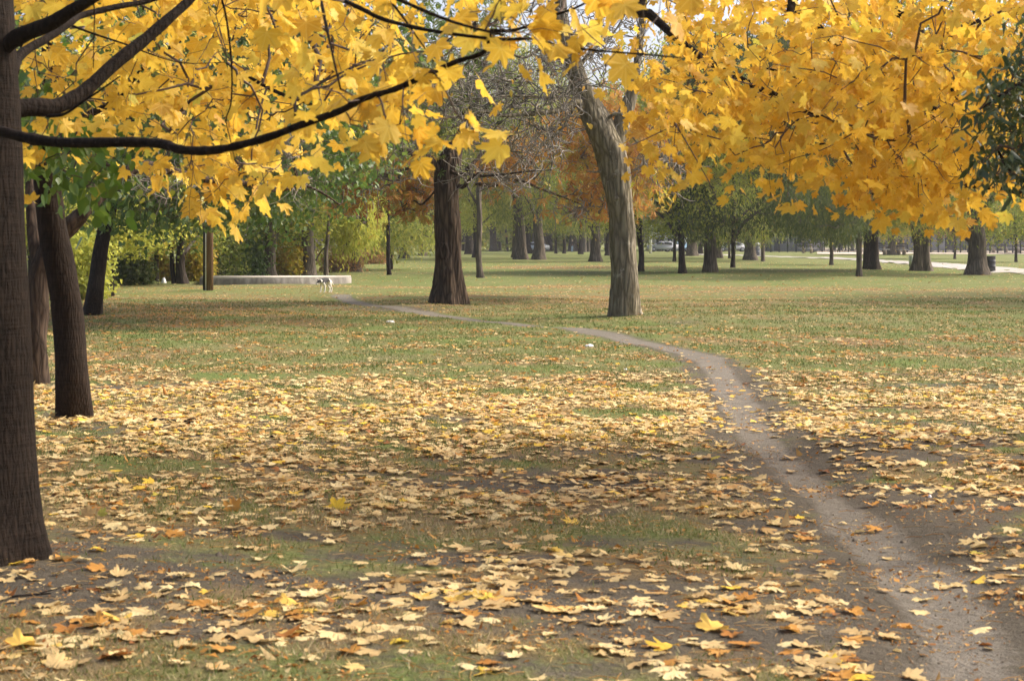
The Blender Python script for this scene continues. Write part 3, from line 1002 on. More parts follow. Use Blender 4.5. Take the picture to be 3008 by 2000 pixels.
# ---- second trunk: smooth brown linden with green leaves
rg = np.random.default_rng(102)
D2 = 15.4
base = G(222, 1222)
T2 = tree_root("linden_tree", base, "leaning brown linden trunk with bright green oval leaves, second from the left edge")
tk = MB()
c2 = trunk_shape(tk, [base, P(212, 1120, D2), P(201, 950, D2), P(180, 800, D2), P(155, 680, D2), P(142, 560, D2), P(136, 450, D2), P(130, 300, D2), P(150, 100, D2), P(140, -300, D2 + .5)], [.150, .145, .138, .134, .128, .122, .115, .10, .07, .03], 30, 56, flare=.28, flare_h=.16, ridge=.014, seed=9)
l2 = [limb(tk, PP([(136, 470), (180, 420), (240, 350), (330, 300), (420, 200)], (15.4, 12.5)), .05, .014, seed=1),
      limb(tk, PP([(140, 430), (110, 360), (80, 260), (60, 100)], (15.4, 13.5)), .05, .014, seed=2),
      limb(tk, PP([(136, 350), (200, 380), (260, 430), (330, 490)], (15.3, 11.8)), .03, .008, seed=3)]
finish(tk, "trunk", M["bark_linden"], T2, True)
nodes = np.vstack([poly_pts([(70, 430), (190, 430), (300, 430), (370, 430), (360, 480), (320, 560), (290, 600), (240, 560), (200, 500), (110, 520), (70, 480)], 40, 10.6, 12.6, rg),
                   poly_pts([(60, 180), (120, 180), (170, 250), (190, 330), (120, 360), (60, 340)], 20, 11.5, 13.5, rg),
                   poly_pts([(-300, -300), (500, -300), (420, 60), (60, 160), (-300, 300)], 70, 12, 16, rg)])
pa, ra, nn = grow(skel_of(*l2, c2[0][30:]), nodes, .0022, .42, .2, .1, rg)
tw = MB()
V, Q = batch_tubes(pa, ra, 5)
tw.add(V, Q=Q)
finish(tw, "twigs", M["twig_brown"], T2, True)
cr = MB()
leaves_at(cr, nodes, 8, OVAL, .098, .14, 1.1, .3, rg=rg, hi=.93)
finish(cr, "crown", M["leaf_linden"], T2)

# ---- third trunk: flaky bark, long limb reaching right
rg = np.random.default_rng(103)
D3 = 19.2
base = G(112, 1122)
T3 = tree_root("flaky_bark_tree", base, "pale flaky-barked trunk hidden behind the brown linden, long bare limb reaching right")
tk = MB()
c3 = trunk_shape(tk, [base, P(108, 1040, D3), P(110, 930, D3), P(118, 800, D3), P(150, 720, D3), P(200, 668, D3), P(240, 630, D3)], [.115, .105, .115, .12, .11, .10, .09], 26, 44, flare=.35, flare_h=.14, ridge=.07, bumps=.06, seed=3)
l3 = [limb(tk, PP([(225, 645), (275, 592), (330, 540), (381, 502), (424, 487), (470, 493), (509, 503), (593, 527), (690, 535), (760, 548), (830, 560)], (19.2, 20.5)), .088, .03, seed=5),
      limb(tk, PP([(115, 800), (95, 650), (90, 480), (130, 200)], (19.2, 19.6)), .085, .03, seed=6),
      limb(tk, PP([(830, 560), (870, 520), (860, 480), (880, 440)], (20.5, 20.2)), .026, .008, seed=7),
      limb(tk, PP([(830, 560), (900, 548), (960, 575), (1000, 600), (1010, 560)], (20.5, 21.0)), .018, .006, seed=8)]
finish(tk, "trunk", M["bark_flaky"], T3, True)
nodes = np.vstack([poly_pts([(380, 520), (560, 530), (640, 560), (560, 575), (430, 580)], 16, 19, 21.5, rg),
                   poly_pts([(-200, -350), (300, -350), (250, 100), (60, 420), (-200, 500)], 70, 18, 22, rg),
                   poly_pts([(700, 420), (900, 400), (1000, 480), (960, 560), (760, 560)], 24, 19.5, 21.5, rg)])
pa, ra, nn = grow(skel_of(*l3), nodes, .0035, .42, .2, .18, rg)
p2, r2 = twiglets(pa, ra, 5, .5, rg, .1, .5, .004)
tw = MB()
V, Q = batch_tubes(pa, ra, 5)
tw.add(V, Q=Q)
V, Q = batch_tubes(p2, r2, 4)
tw.add(V, Q=Q)
finish(tw, "twigs", M["twig_grey"], T3, True)
cr = MB()
leaves_at(cr, nodes[:16], 4, OVAL, .10, .13, 1.2, .2, rg=rg, lo=.82, hi=1)
leaves_at(cr, nodes[16:86], 14, OVAL, .10, .25, .9, .4, rg=rg)
finish(cr, "crown", M["leaf_linden"], T3)

# ---- dark leaning trunk with the green tree over the wall
rg = np.random.default_rng(104)
D4 = 36.0
base = G(271, 926)
T4 = tree_root("green_tree", base, "black leaning trunk under dense dark green foliage on the left")
tk = MB()
c4 = trunk_shape(tk, [base, P(280, 860, D4), P(287, 800, D4), P(298, 720, D4), P(316, 640, D4), P(340, 540, D4), P(380, 430, D4), P(420, 250, D4), P(430, 0, D4), P(420, -300, D4)], [.195, .175, .165, .155, .158, .16, .14, .12, .09, .04], 26, 48, flare=.3, flare_h=.22, ridge=.05, seed=8)
l4 = [limb(tk, PP([(340, 540), (440, 470), (560, 420), (680, 430), (800, 470)], (36, 34)), .09, .03, seed=1),
      limb(tk, PP([(375, 440), (480, 330), (620, 240), (780, 190), (950, 180)], (36, 38)), .09, .03, seed=2),
      limb(tk, PP([(340, 540), (300, 480), (240, 430), (180, 400)], (36, 34)), .06, .02, seed=3),
      limb(tk, PP([(420, 250), (540, 100), (660, -50), (800, -160)], (36, 36)), .08, .03, seed=4)]
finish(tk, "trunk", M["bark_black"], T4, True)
LOWG = [(150, 330), (350, 300), (1000, 240), (1120, 330), (1080, 470), (900, 560), (780, 650), (710, 600), (640, 585), (560, 575), (470, 640), (400, 600), (340, 560), (280, 600), (200, 560)]
nodes = np.vstack([poly_pts(LOWG, 300, 31.5, 40, rg, .6),
                   poly_pts([(150, 330), (150, -400), (1150, -400), (1250, 60), (1100, 330), (600, 360)], 330, 32, 41, rg, .5)])
pa, ra, nn = grow(skel_of(*l4, c4[0][24:]), nodes, .007, .42, .2, .14, rg)
p2, r2 = twiglets(pa, ra, 2, .9, rg, 0, .45, .008)
tw = MB()
V, Q = batch_tubes(pa, ra, 5)
tw.add(V, Q=Q)
V, Q = batch_tubes(p2, r2, 4)
tw.add(V, Q=Q)
finish(tw, "twigs", M["twig_brown"], T4, True)
cr = MB()
leaves_at(cr, nodes[:300], 70, OVAL, .115, .44, .9, .5, rg=rg, hi=.97)
leaves_at(cr, nodes[300:], 34, OVAL, .155, .50, .9, .5, rg=rg, hi=.97)
finish(cr, "crown", M["leaf_green"], T4)

# ---- right maple: trunk out of frame, low yellow boughs
rg = np.random.default_rng(105)
base = np.array([5.6, 14.2, 0.0])
T5 = tree_root("maple_tree", base, "golden maple whose low boughs fill the upper right corner")
tk = MB()
c5 = trunk_shape(tk, [base, base + (0, 0, 1), base + (-.05, 0, 2.2), base + (-.1, .1, 3.6), base + (-.2, .1, 5.5), base + (-.2, 0, 9)], [.24, .22, .2, .17, .13, .04], 28, 40, seed=5, ridge=.015)
LR = [
    ([(3440, 250), (3200, 330), (3008, 380), (2910, 352), (2822, 350), (2720, 312)], (14.0, 13.0), .055, .022),
    ([(3380, -200), (3000, -420), (2600, -330), (2330, 0), (2385, 64), (2470, 141), (2504, 171), (2547, 209), (2590, 250)], (13.9, 11.8), .05, .012),
    ([(3380, -200), (3000, -330), (2700, -160), (2620, 0), (2700, 86), (2718, 137), (2756, 200), (2812, 290)], (13.9, 10.8), .045, .010),
    ([(3380, -250), (2700, -500), (2050, -280), (1880, 20), (1904, 38), (2000, 124), (2085, 184), (2205, 248), (2240, 265), (2308, 291), (2385, 338), (2513, 380), (2598, 410), (2667, 415)], (13.9, 10.2), .045, .0035),
    ([(3440, 420), (3200, 500), (2990, 560), (2880, 545), (2700, 545), (2560, 570)], (14.0, 13.2), .05, .012),
    ([(2308, 150), (2370, 170), (2450, 190)], (12, 12.2), .010, .008),
    ([(2822, 350), (2740, 345), (2660, 330), (2560, 385), (2440, 420)], (13.2, 12.4), .020, .006),
    ([(2440, 0), (2465, 60), (2480, 130), (2490, 180)], (11.2, 11.3), .006, .003),
    ([(3440, 250), (3300, 120), (3060, 40), (2900, 55), (2700, 130)], (14, 12.5), .04, .01),
    ([(2720, 312), (2600, 280), (2420, 250), (2250, 200)], (13, 12.6), .02, .008),
    ([(2440, 420), (2300, 440), (2180, 500)], (12.4, 12.0), .008, .003),
]
lr = [limb(tk, PP(p, d), r0, r1, n=30, sides=9, knots=.04, seed=k) for k, (p, d, r0, r1) in enumerate(LR)]
finish(tk, "trunk", M["bark_maple"], T5, True)
RP = [(1840, -120), (1860, 60), (1850, 220), (1930, 300), (1930, 340), (1960, 390), (2040, 400), (2090, 350), (2180, 430), (2290, 460), (2400, 440), (2470, 510), (2600, 530), (2680, 530), (2720, 540), (2850, 530), (2950, 500), (3060, 490), (3400, 450), (3500, -120)]
nodes = poly_pts(RP, 340, 9.8, 14.6, rg, .25)
edge = poly_pts([(1930, 330), (1960, 390), (2040, 400), (2090, 345), (2180, 430), (2290, 460), (2400, 440), (2470, 490), (2700, 535), (2950, 500), (2900, 450), (2500, 470), (2150, 400), (2000, 360)], 60, 9.9, 12.5, rg)
single = PP([(2830, 590), (2680, 570), (2610, 550), (2540, 540)], (12.4, 12.0))
above = np.stack([rg.uniform(1.0, 12.5, 230), rg.uniform(7.0, 15.6, 230), rg.uniform(3.2, 9.5, 230)], 1)
above = above[(((above[:, 2] - H) / above[:, 1] * F > HY + 100) | (above[:, 0] / above[:, 1] > .31))]
pa, ra, nn = grow(skel_of(*lr, c5[0][22:]), np.vstack([nodes, edge, single, above]), .0021, .40, .2, .10, rg)
tw = MB()
V, Q = batch_tubes(pa, ra, 5)
tw.add(V, Q=Q)
p2, r2 = twiglets(pa, ra, 1, .45, rg, -.1, .3, .0036)
V, Q = batch_tubes(p2, r2, 4)
tw.add(V, Q=Q)
finish(tw, "twigs", M["twig_dark"], T5, True)
cr = MB()
leaves_at(cr, np.vstack([nodes, edge]), 16, MAPLE, .069, .19, .75, .3, rg=rg, lo=.06, hi=.965)
leaves_at(cr, single, 3, MAPLE, .074, .05, .9, .3, rg=rg, lo=.3, hi=.9)
leaves_at(cr, above, 18, MAPLE_LO, .085, .33, .7, .6, rg=rg, lo=.1, hi=.95)
finish(cr, "crown", M["leaf_maple"], T5)

# ---- dark evergreen at the right edge
rg = np.random.default_rng(106)
base = np.array([3.75, 9.4, 0.0])
T6 = tree_root("evergreen_tree", base, "dark glossy green boughs hanging in at the right edge", "tree")
tk = MB()
c6 = trunk_shape(tk, [base, base + (.02, 0, 1.2), base + (0, 0, 2.4), base + (-.1, 0, 4.2)], [.11, .10, .085, .03], 20, 30, seed=6)
l6 = [limb(tk, PP([(3560, 420), (3300, 440), (3100, 520), (3000, 527), (2960, 490), (2930, 440)], (9.4, 9.0)), .03, .006, seed=1),
      limb(tk, PP([(3540, 150), (3300, 120), (3080, 200), (2960, 270), (2880, 320)], (9.4, 9.0)), .03, .005, seed=2),
      limb(tk, PP([(2960, 556), (2985, 568), (3010, 560), (3080, 540), (3300, 440)], (9.1, 9.3)), .008, .012, seed=3)]
finish(tk, "trunk", M["bark_maple"], T6, True)
nodes = np.vstack([poly_pts([(2870, 300), (2960, 215), (3008, 190), (3200, 160), (3300, 500), (3010, 530), (2930, 500), (2860, 475), (2900, 420), (2840, 370)], 150, 8.7, 9.6, rg),
                   poly_pts([(2960, 110), (3100, 20), (3300, 0), (3300, 200), (3008, 190), (2930, 170)], 40, 8.7, 9.6, rg),
                   poly_pts([(2905, 500), (2940, 500), (2925, 560)], 2, 8.9, 9.0, rg)])
pa, ra, nn = grow(skel_of(*l6, c6[0][14:]), nodes, .0018, .42, .2, .1, rg)
tw = MB()
V, Q = batch_tubes(pa, ra, 5)
tw.add(V, Q=Q)
finish(tw, "twigs", M["twig_dark"], T6, True)
cr = MB()
leaves_at(cr, nodes, 12, NARROW, .058, .065, .9, .5, rg=rg, bend=.5)
finish(cr, "crown", M["leaf_glossy"], T6)

# ---- dark twisted chestnut in the middle
rg = np.random.default_rng(107)
DM = 43.0
base = G(1316, 893)
T7 = tree_root("chestnut_tree", base, "dark twisted chestnut trunk in the middle with bare twigs and rusty leaves")
tk = MB()
c7 = trunk_shape(tk, [base, P(1317, 850, DM), P(1317, 800, DM), P(1316, 700, DM), P(1314, 620, DM), P(1312, 560, DM), P(1313, 520, DM), P(1322, 470, DM), P(1346, 415, DM + .3), P(1378, 350, DM + .6), P(1400, 250, DM + 1), P(1395, 50, DM + 1), P(1380, -400, DM)], [.40, .365, .35, .325, .305, .295, .30, .27, .17, .12, .10, .08, .04], 44, 72, flare=.42, flare_h=.34, lobes=6, ridge=.105, twist=1.0, bumps=.04, seed=12)
LM = [
    ([(1300, 520), (1263, 468), (1220, 452), (1178, 440), (1106, 408), (1042, 382), (960, 372), (860, 380), (760, 370)], (43, 41), .10, .025, 1),
    ([(1262, 470), (1170, 505), (1125, 510), (1060, 490), (1000, 486), (900, 470)], (43, 40), .04, .012, 2),
    ([(1305, 480), (1335, 510), (1380, 512), (1424, 517), (1500, 510), (1560, 503), (1620, 500)], (43, 41), .055, .012, 3),
    ([(1370, 500), (1400, 470), (1430, 440), (1500, 400), (1580, 370)], (43, 44), .06, .015, 4),
    ([(1340, 545), (1362, 548), (1380, 528), (1420, 500)], (43, 42.5), .07, .03, 5),
    ([(1280, 560), (1240, 600), (1215, 590), (1180, 610), (1150, 640)], (43, 45), .03, .008, 6),
    ([(1378, 350), (1300, 250), (1220, 180), (1120, 100), (1000, 20)], (43, 42), .09, .03, 7),
    ([(1398, 300), (1420, 200), (1450, 100), (1480, -60)], (43, 45), .09, .03, 8),
    ([(1400, 540), (1450, 545), (1520, 530), (1600, 560), (1680, 590), (1760, 625)], (44, 47), .05, .012, 9),
    ([(1340, 420), (1420, 330), (1480, 260), (1560, 200)], (43, 40), .06, .02, 10),
]
lm = [limb(tk, PP(p, d), r0, r1, n=34, sides=9, knots=.06, seed=s) for p, d, r0, r1, s in LM]
knot = P(1303, 738, DM - .36)
mk = MB()
for k, (rr_, yy_) in enumerate(((.16, .0), (.12, -.035), (.07, -.05))):
    pass
th = np.linspace(0, 2 * math.pi, 25)
ring = np.stack([knot[0] + .085 * np.cos(th), np.full(25, knot[1] + .02), knot[2] + .20 * np.sin(th)], 1)
mk.tube(ring, .045, 8, cap=False)
finish(tk, "trunk", M["bark_chestnut"], T7, True)
finish(mk, "knot_scar", M["bark_flaky"], T7, True)
bare = np.vstack([poly_pts([(760, 300), (1250, 300), (1300, 460), (1180, 560), (960, 560), (780, 480)], 130, 38.5, 44, rg),
                  poly_pts([(1330, 440), (1640, 380), (1680, 520), (1480, 570), (1340, 540)], 70, 40, 45, rg),
                  poly_pts([(900, 150), (1350, 100), (1560, 180), (1500, 380), (1000, 320)], 120, 39, 46, rg)])
rust = np.vstack([poly_pts([(1440, 470), (1560, 370), (1800, 300), (1960, 430), (1930, 500), (1850, 620), (1700, 640), (1560, 620), (1480, 640)], 230, 43.5, 50, rg, .5),
                  poly_pts([(1170, 520), (1290, 500), (1280, 640), (1200, 620), (1160, 580)], 34, 44, 46, rg),
                  poly_pts([(960, 470), (1130, 450), (1120, 560), (1060, 610), (960, 590)], 26, 41.5, 44, rg)])
green = poly_pts([(930, -350), (1560, -350), (1500, 60), (1490, 330), (1380, 440), (1150, 440), (1060, 300), (980, 120)], 250, 40, 47, rg, .7)
pa, ra, nn = grow(skel_of(*lm, c7[0][44:]), np.vstack([bare, rust, green]), .0075, .42, .2, .2, rg)
p2, r2 = twiglets(pa, ra, 2, .8, rg, .15, .5, .0125)
tw = MB()
V, Q = batch_tubes(pa, ra, 5)
tw.add(V, Q=Q)
V, Q = batch_tubes(p2, r2, 4)
tw.add(V, Q=Q)
finish(tw, "twigs", M["twig_grey"], T7, True)
cr = MB()
rust = rust[H - (rust[:, 2]) < (590 - HY) / F * rust[:, 1]]
leaves_at(cr, rust, 19, PALM, .21, .36, 1.0, .4, rg=rg)
finish(cr, "rusty_crown", M["leaf_chestnut"], T7)
cr = MB()
leaves_at(cr, green, 11, PALM, .20, .42, .9, .4, rg=rg, hi=.9)
finish(cr, "green_crown", M["leaf_chestnut_green"], T7)

# ---- grey bent trunk right of the middle
rg = np.random.default_rng(108)
DG = 36.0
base = G(1834, 929)
T8 = tree_root("grey_tree", base, "pale grey bent trunk with tangled bare twigs, right of the middle")
tk = MB()
c8 = trunk_shape(tk, [base, P(1834, 880, DG), P(1834, 800, DG), P(1830, 720, DG), P(1826, 640, DG), P(1818, 570, DG), P(1806, 500, DG), P(1790, 440, DG), P(1766, 380, DG), P(1740, 330, DG), P(1715, 280, DG), P(1694, 220, DG), P(1672, 150, DG), P(1650, 60, DG), P(1640, -200, DG)], [.325, .31, .29, .275, .265, .285, .31, .33, .31, .26, .225, .20, .18, .15, .06], 56, 110, flare=.28, flare_h=.16, lobes=5, ridge=.04, twist=.4, bumps=.045, seed=15)
LG = [
    ([(1796, 470), (1812, 410), (1830, 350), (1850, 295), (1864, 240), (1880, 120), (1900, -100)], (36, 36.3), .235, .05, 1),
    ([(1722, 345), (1700, 300), (1660, 318), (1616, 330), (1540, 336), (1480, 340), (1424, 328), (1365, 340), (1290, 350)], (36, 34), .085, .012, 2),
    ([(1690, 270), (1630, 288), (1560, 284), (1500, 282), (1420, 288), (1360, 291)], (36, 34.5), .04, .010, 3),
    ([(1766, 365), (1790, 345), (1815, 335), (1835, 350), (1850, 390), (1880, 430), (1905, 460)], (36, 35), .045, .010, 4),
    ([(1672, 160), (1600, 140), (1540, 170), (1470, 150), (1380, 180)], (36, 35), .05, .010, 5),
    ([(1690, 210), (1740, 150), (1800, 100), (1850, 20)], (36, 37), .05, .012, 6),
    ([(1765, 505), (1740, 505), (1722, 503)], (35.9, 35.7), .03, .012, 7),
    ([(1700, 290), (1650, 380), (1600, 420), (1560, 480), (1530, 520)], (36, 35.4), .035, .008, 8),
]
lg = [limb(tk, PP(p, d), r0, r1, n=34, sides=10, knots=.07, seed=s) for p, d, r0, r1, s in LG]
for bx, by, br in ((1806, 518, .10), (1812, 585, .085), (1796, 482, .10), (1745, 370, .10)):
    q = P(bx, by, DG - .22)
    a = np.linspace(-1, 1, 7)
    tk.tube(np.array([q + (0, .12, 0), q + (0, 0, 0), q + (0, -.06, 0), q + (0, -.09, -.01)]), [br * 1.2, br, br * .75, br * .3], 10)
finish(tk, "trunk", M["bark_grey"], T8, True)
bare = np.vstack([poly_pts([(1250, 260), (1480, 180), (1660, 150), (1720, 300), (1700, 420), (1600, 500), (1400, 440), (1280, 380)], 190, 33.5, 37.5, rg),
                  poly_pts([(1480, -60), (1900, -60), (1900, 200), (1760, 260), (1560, 200)], 120, 34, 38, rg),
                  poly_pts([(1820, 330), (1960, 420), (2080, 560), (2000, 600), (1880, 500)], 34, 34, 36, rg)])
pa, ra, nn = grow(skel_of(*lg, c8[0][60:]), bare, .0062, .42, .2, .22, rg)
p2, r2 = twiglets(pa, ra, 3, .7, rg, .2, .5, .012)
tw = MB()
V, Q = batch_tubes(pa, ra, 5)
tw.add(V, Q=Q)
V, Q = batch_tubes(p2, r2, 4)
tw.add(V, Q=Q)
finish(tw, "twigs", M["twig_grey"], T8, True)
cr = MB()
ln = poly_pts([(1880, 470), (1960, 520), (2010, 560), (1960, 600), (1870, 560)], 12, 34, 36, rg)
leaves_at(cr, ln, 6, SLIM, .20, .12, 1.3, .2, rg=rg, lo=.75, hi=1)
leaves_at(cr, bare[::6], 1, OVAL, .13, .2, 1.3, .2, rg=rg, lo=.8, hi=1)
finish(cr, "crown", M["leaf_gold"], T8)
# ------------------------------------------------------------------ mid-distance and far trees
def proto_crown(kind, seed, R, zb, zt, n, per, tpl, size, spread, droop, strand=0.0, gaps=.5, hole=.9):
    """crown and branch meshes round the origin; z from zb to zt"""
    rg = np.random.default_rng(seed)
    pts = []
    zc = zb + (zt - zb) * .42
    while len(pts) < n:
        q = rg.uniform(-1, 1, 3)
        r = np.linalg.norm(q)
        if r > 1 or r < .35:
            continue
        p = np.array([q[0] * R, q[1] * R, zc + q[2] * ((zt - zc) if q[2] > 0 else (zc - zb))])
        if wob(p[0] * 1.0 + seed * 7, p[1] + p[2] * .9, 4, R * .75) < rg.uniform(-1.0, .5) * gaps:
            continue
        pts.append(p)
    pts = np.array(pts)
    skel = np.array([(0, 0, z) for z in np.linspace(zb * .75, zt * .8, 10)])
    lims = []
    for k in range(6):
        a = k * 1.05 + rg.uniform(-.3, .3)
        z0 = zb * .85 + (zt - zb) * .06 * k
        L = R * rg.uniform(.55, .8)
        lims.append(np.array([(0, 0, z0), (math.cos(a) * L * .4, math.sin(a) * L * .4, z0 + L * .35), (math.cos(a) * L, math.sin(a) * L, z0 + L * .6)]))
    lims = [catmull(l, 8) for l in lims]
    pa, ra, _ = grow(np.vstack([skel] + lims), pts, .011, .42, .2, .14, rg)
    br = MB()
    for l in lims:
        br.tube(l, np.linspace(.026 * R, .008 * R, 8), 6)
    V, Q = batch_tubes(pa, ra, 4)
    br.add(V, Q=Q)
    cr = MB()
    K = len(pts)
    if strand:
        pts = np.vstack([pts + np.array([0, 0, -strand * f]) + rg.normal(0, .12, pts.shape) * (1, 1, .3) for f in (0, .33, .66, 1.0)])
        per = max(1, per // 4)
        mu = np.tile(rg.uniform(0, 1, K), 4)[pts[:, 2] > zb - .15]
        pts = pts[pts[:, 2] > zb - .15]
    else:
        mu = rg.uniform(0, 1, K)
    leaves_at(cr, pts, per, tpl, size, spread, droop, .4, rg=rg, rnd_mu=mu)
    return br.mesh("branches", True), cr.mesh("crown")


PK = {}
PK["locust"] = [proto_crown("l", 31 + k, 5.2, 2.3, 13.5, 230, 92, SLIM, .24, .42, 1.6, 1.0, gaps=.9) for k in range(2)]
PK["greygreen"] = [proto_crown("g", 51 + k, 5.5, 2.6, 15, 200, 74, DIAM, .24, .55, .7, gaps=.8) for k in range(2)]
PK["small"] = [proto_crown("s", 61 + k, 3.0, 2.3, 7.5, 150, 60, DIAM, .19, .38, .9, gaps=.8) for k in range(2)]
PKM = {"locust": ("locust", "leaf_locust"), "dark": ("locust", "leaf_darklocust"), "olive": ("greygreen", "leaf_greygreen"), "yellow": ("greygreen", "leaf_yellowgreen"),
       "green": ("greygreen", "leaf_locust"), "pink": ("small", "leaf_pink"), "smallgold": ("small", "leaf_gold"), "smallgreen": ("small", "leaf_locust"), "smallyellow": ("small", "leaf_yellowgreen"), "bare": (None, None)}
_cache = {}


def far_tree(px, py, w, lean, kind, sc, ytop, label, bark="bark_far", name="park_tree", group=None, zmul=1.0, fork=None, flare=.75, var=0):
    rg = np.random.default_rng(int(px * 7 + py))
    base = G(px, py)
    d = base[1]
    r = w / 2 / F * d
    root = empty(name, tuple(base), label, "tree", group)
    ztop = H - (ytop - HY) / F * d + 1.2
    zz = max(ztop, 2.2)
    dx = lean / F * d
    tk = MB()
    top = base + (dx * 1.3, 0, zz * 1.7)
    sway = rg.normal(0, .012, 2) * zz
    trunk_shape(tk, [base, base + (dx * .15 + sway[0], 0, zz * .25), base + (dx * .45 - sway[1], 0, zz * .6), base + (dx, 0, zz), base + (dx * 1.25, .1, zz * 1.5), top + (0, 0, zz * .6)],
                [r * 1.08, r, r * .95, r * .92, r * .62, r * .2], 18, 30, flare=flare, flare_h=r * 1.3, ridge=.03, twist=.2, seed=int(px), bumps=.03)
    for f in (fork or []):
        limb(tk, np.array([base + (dx * f[0], 0, zz * f[0]), base + (dx * f[0] + f[1] * .45, .05, zz * f[0] + abs(f[1]) * .8), base + (dx * f[0] + f[1], .1, zz * f[0] + abs(f[1]) * 2.1)]), r * .5, r * .25, 8, 7, seed=1)
    finish(tk, "trunk", M[bark], root, True)
    pk, mat = PKM[kind]
    if pk:
        v = int(rg.integers(0, 2)) if not var else var - 1
        key = (kind, v)
        if key not in _cache:
            br, cr = PK[pk][v]
            br2, cr2 = br.copy(), cr.copy()
            br2.materials.append(M["twig_brown"])
            cr2.materials.append(M[mat])
            _cache[key] = (br2, cr2)
        zb = 2.3 if pk != "greygreen" else 2.6
        zs = max(ztop - 1.4, 1.2) / zb if pk != "x" else 1
        yaw = rg.uniform(0, 6.28)
        for nm, me in zip(("branches", "crown"), _cache[key]):
            o = bpy.data.objects.new(nm, me)
            COL.objects.link(o)
            o.parent = root
            o.location = (dx * .9, 0, 0)
            o.rotation_euler = (0, 0, yaw)
            o.scale = (sc, sc, zs * zmul)
    return root


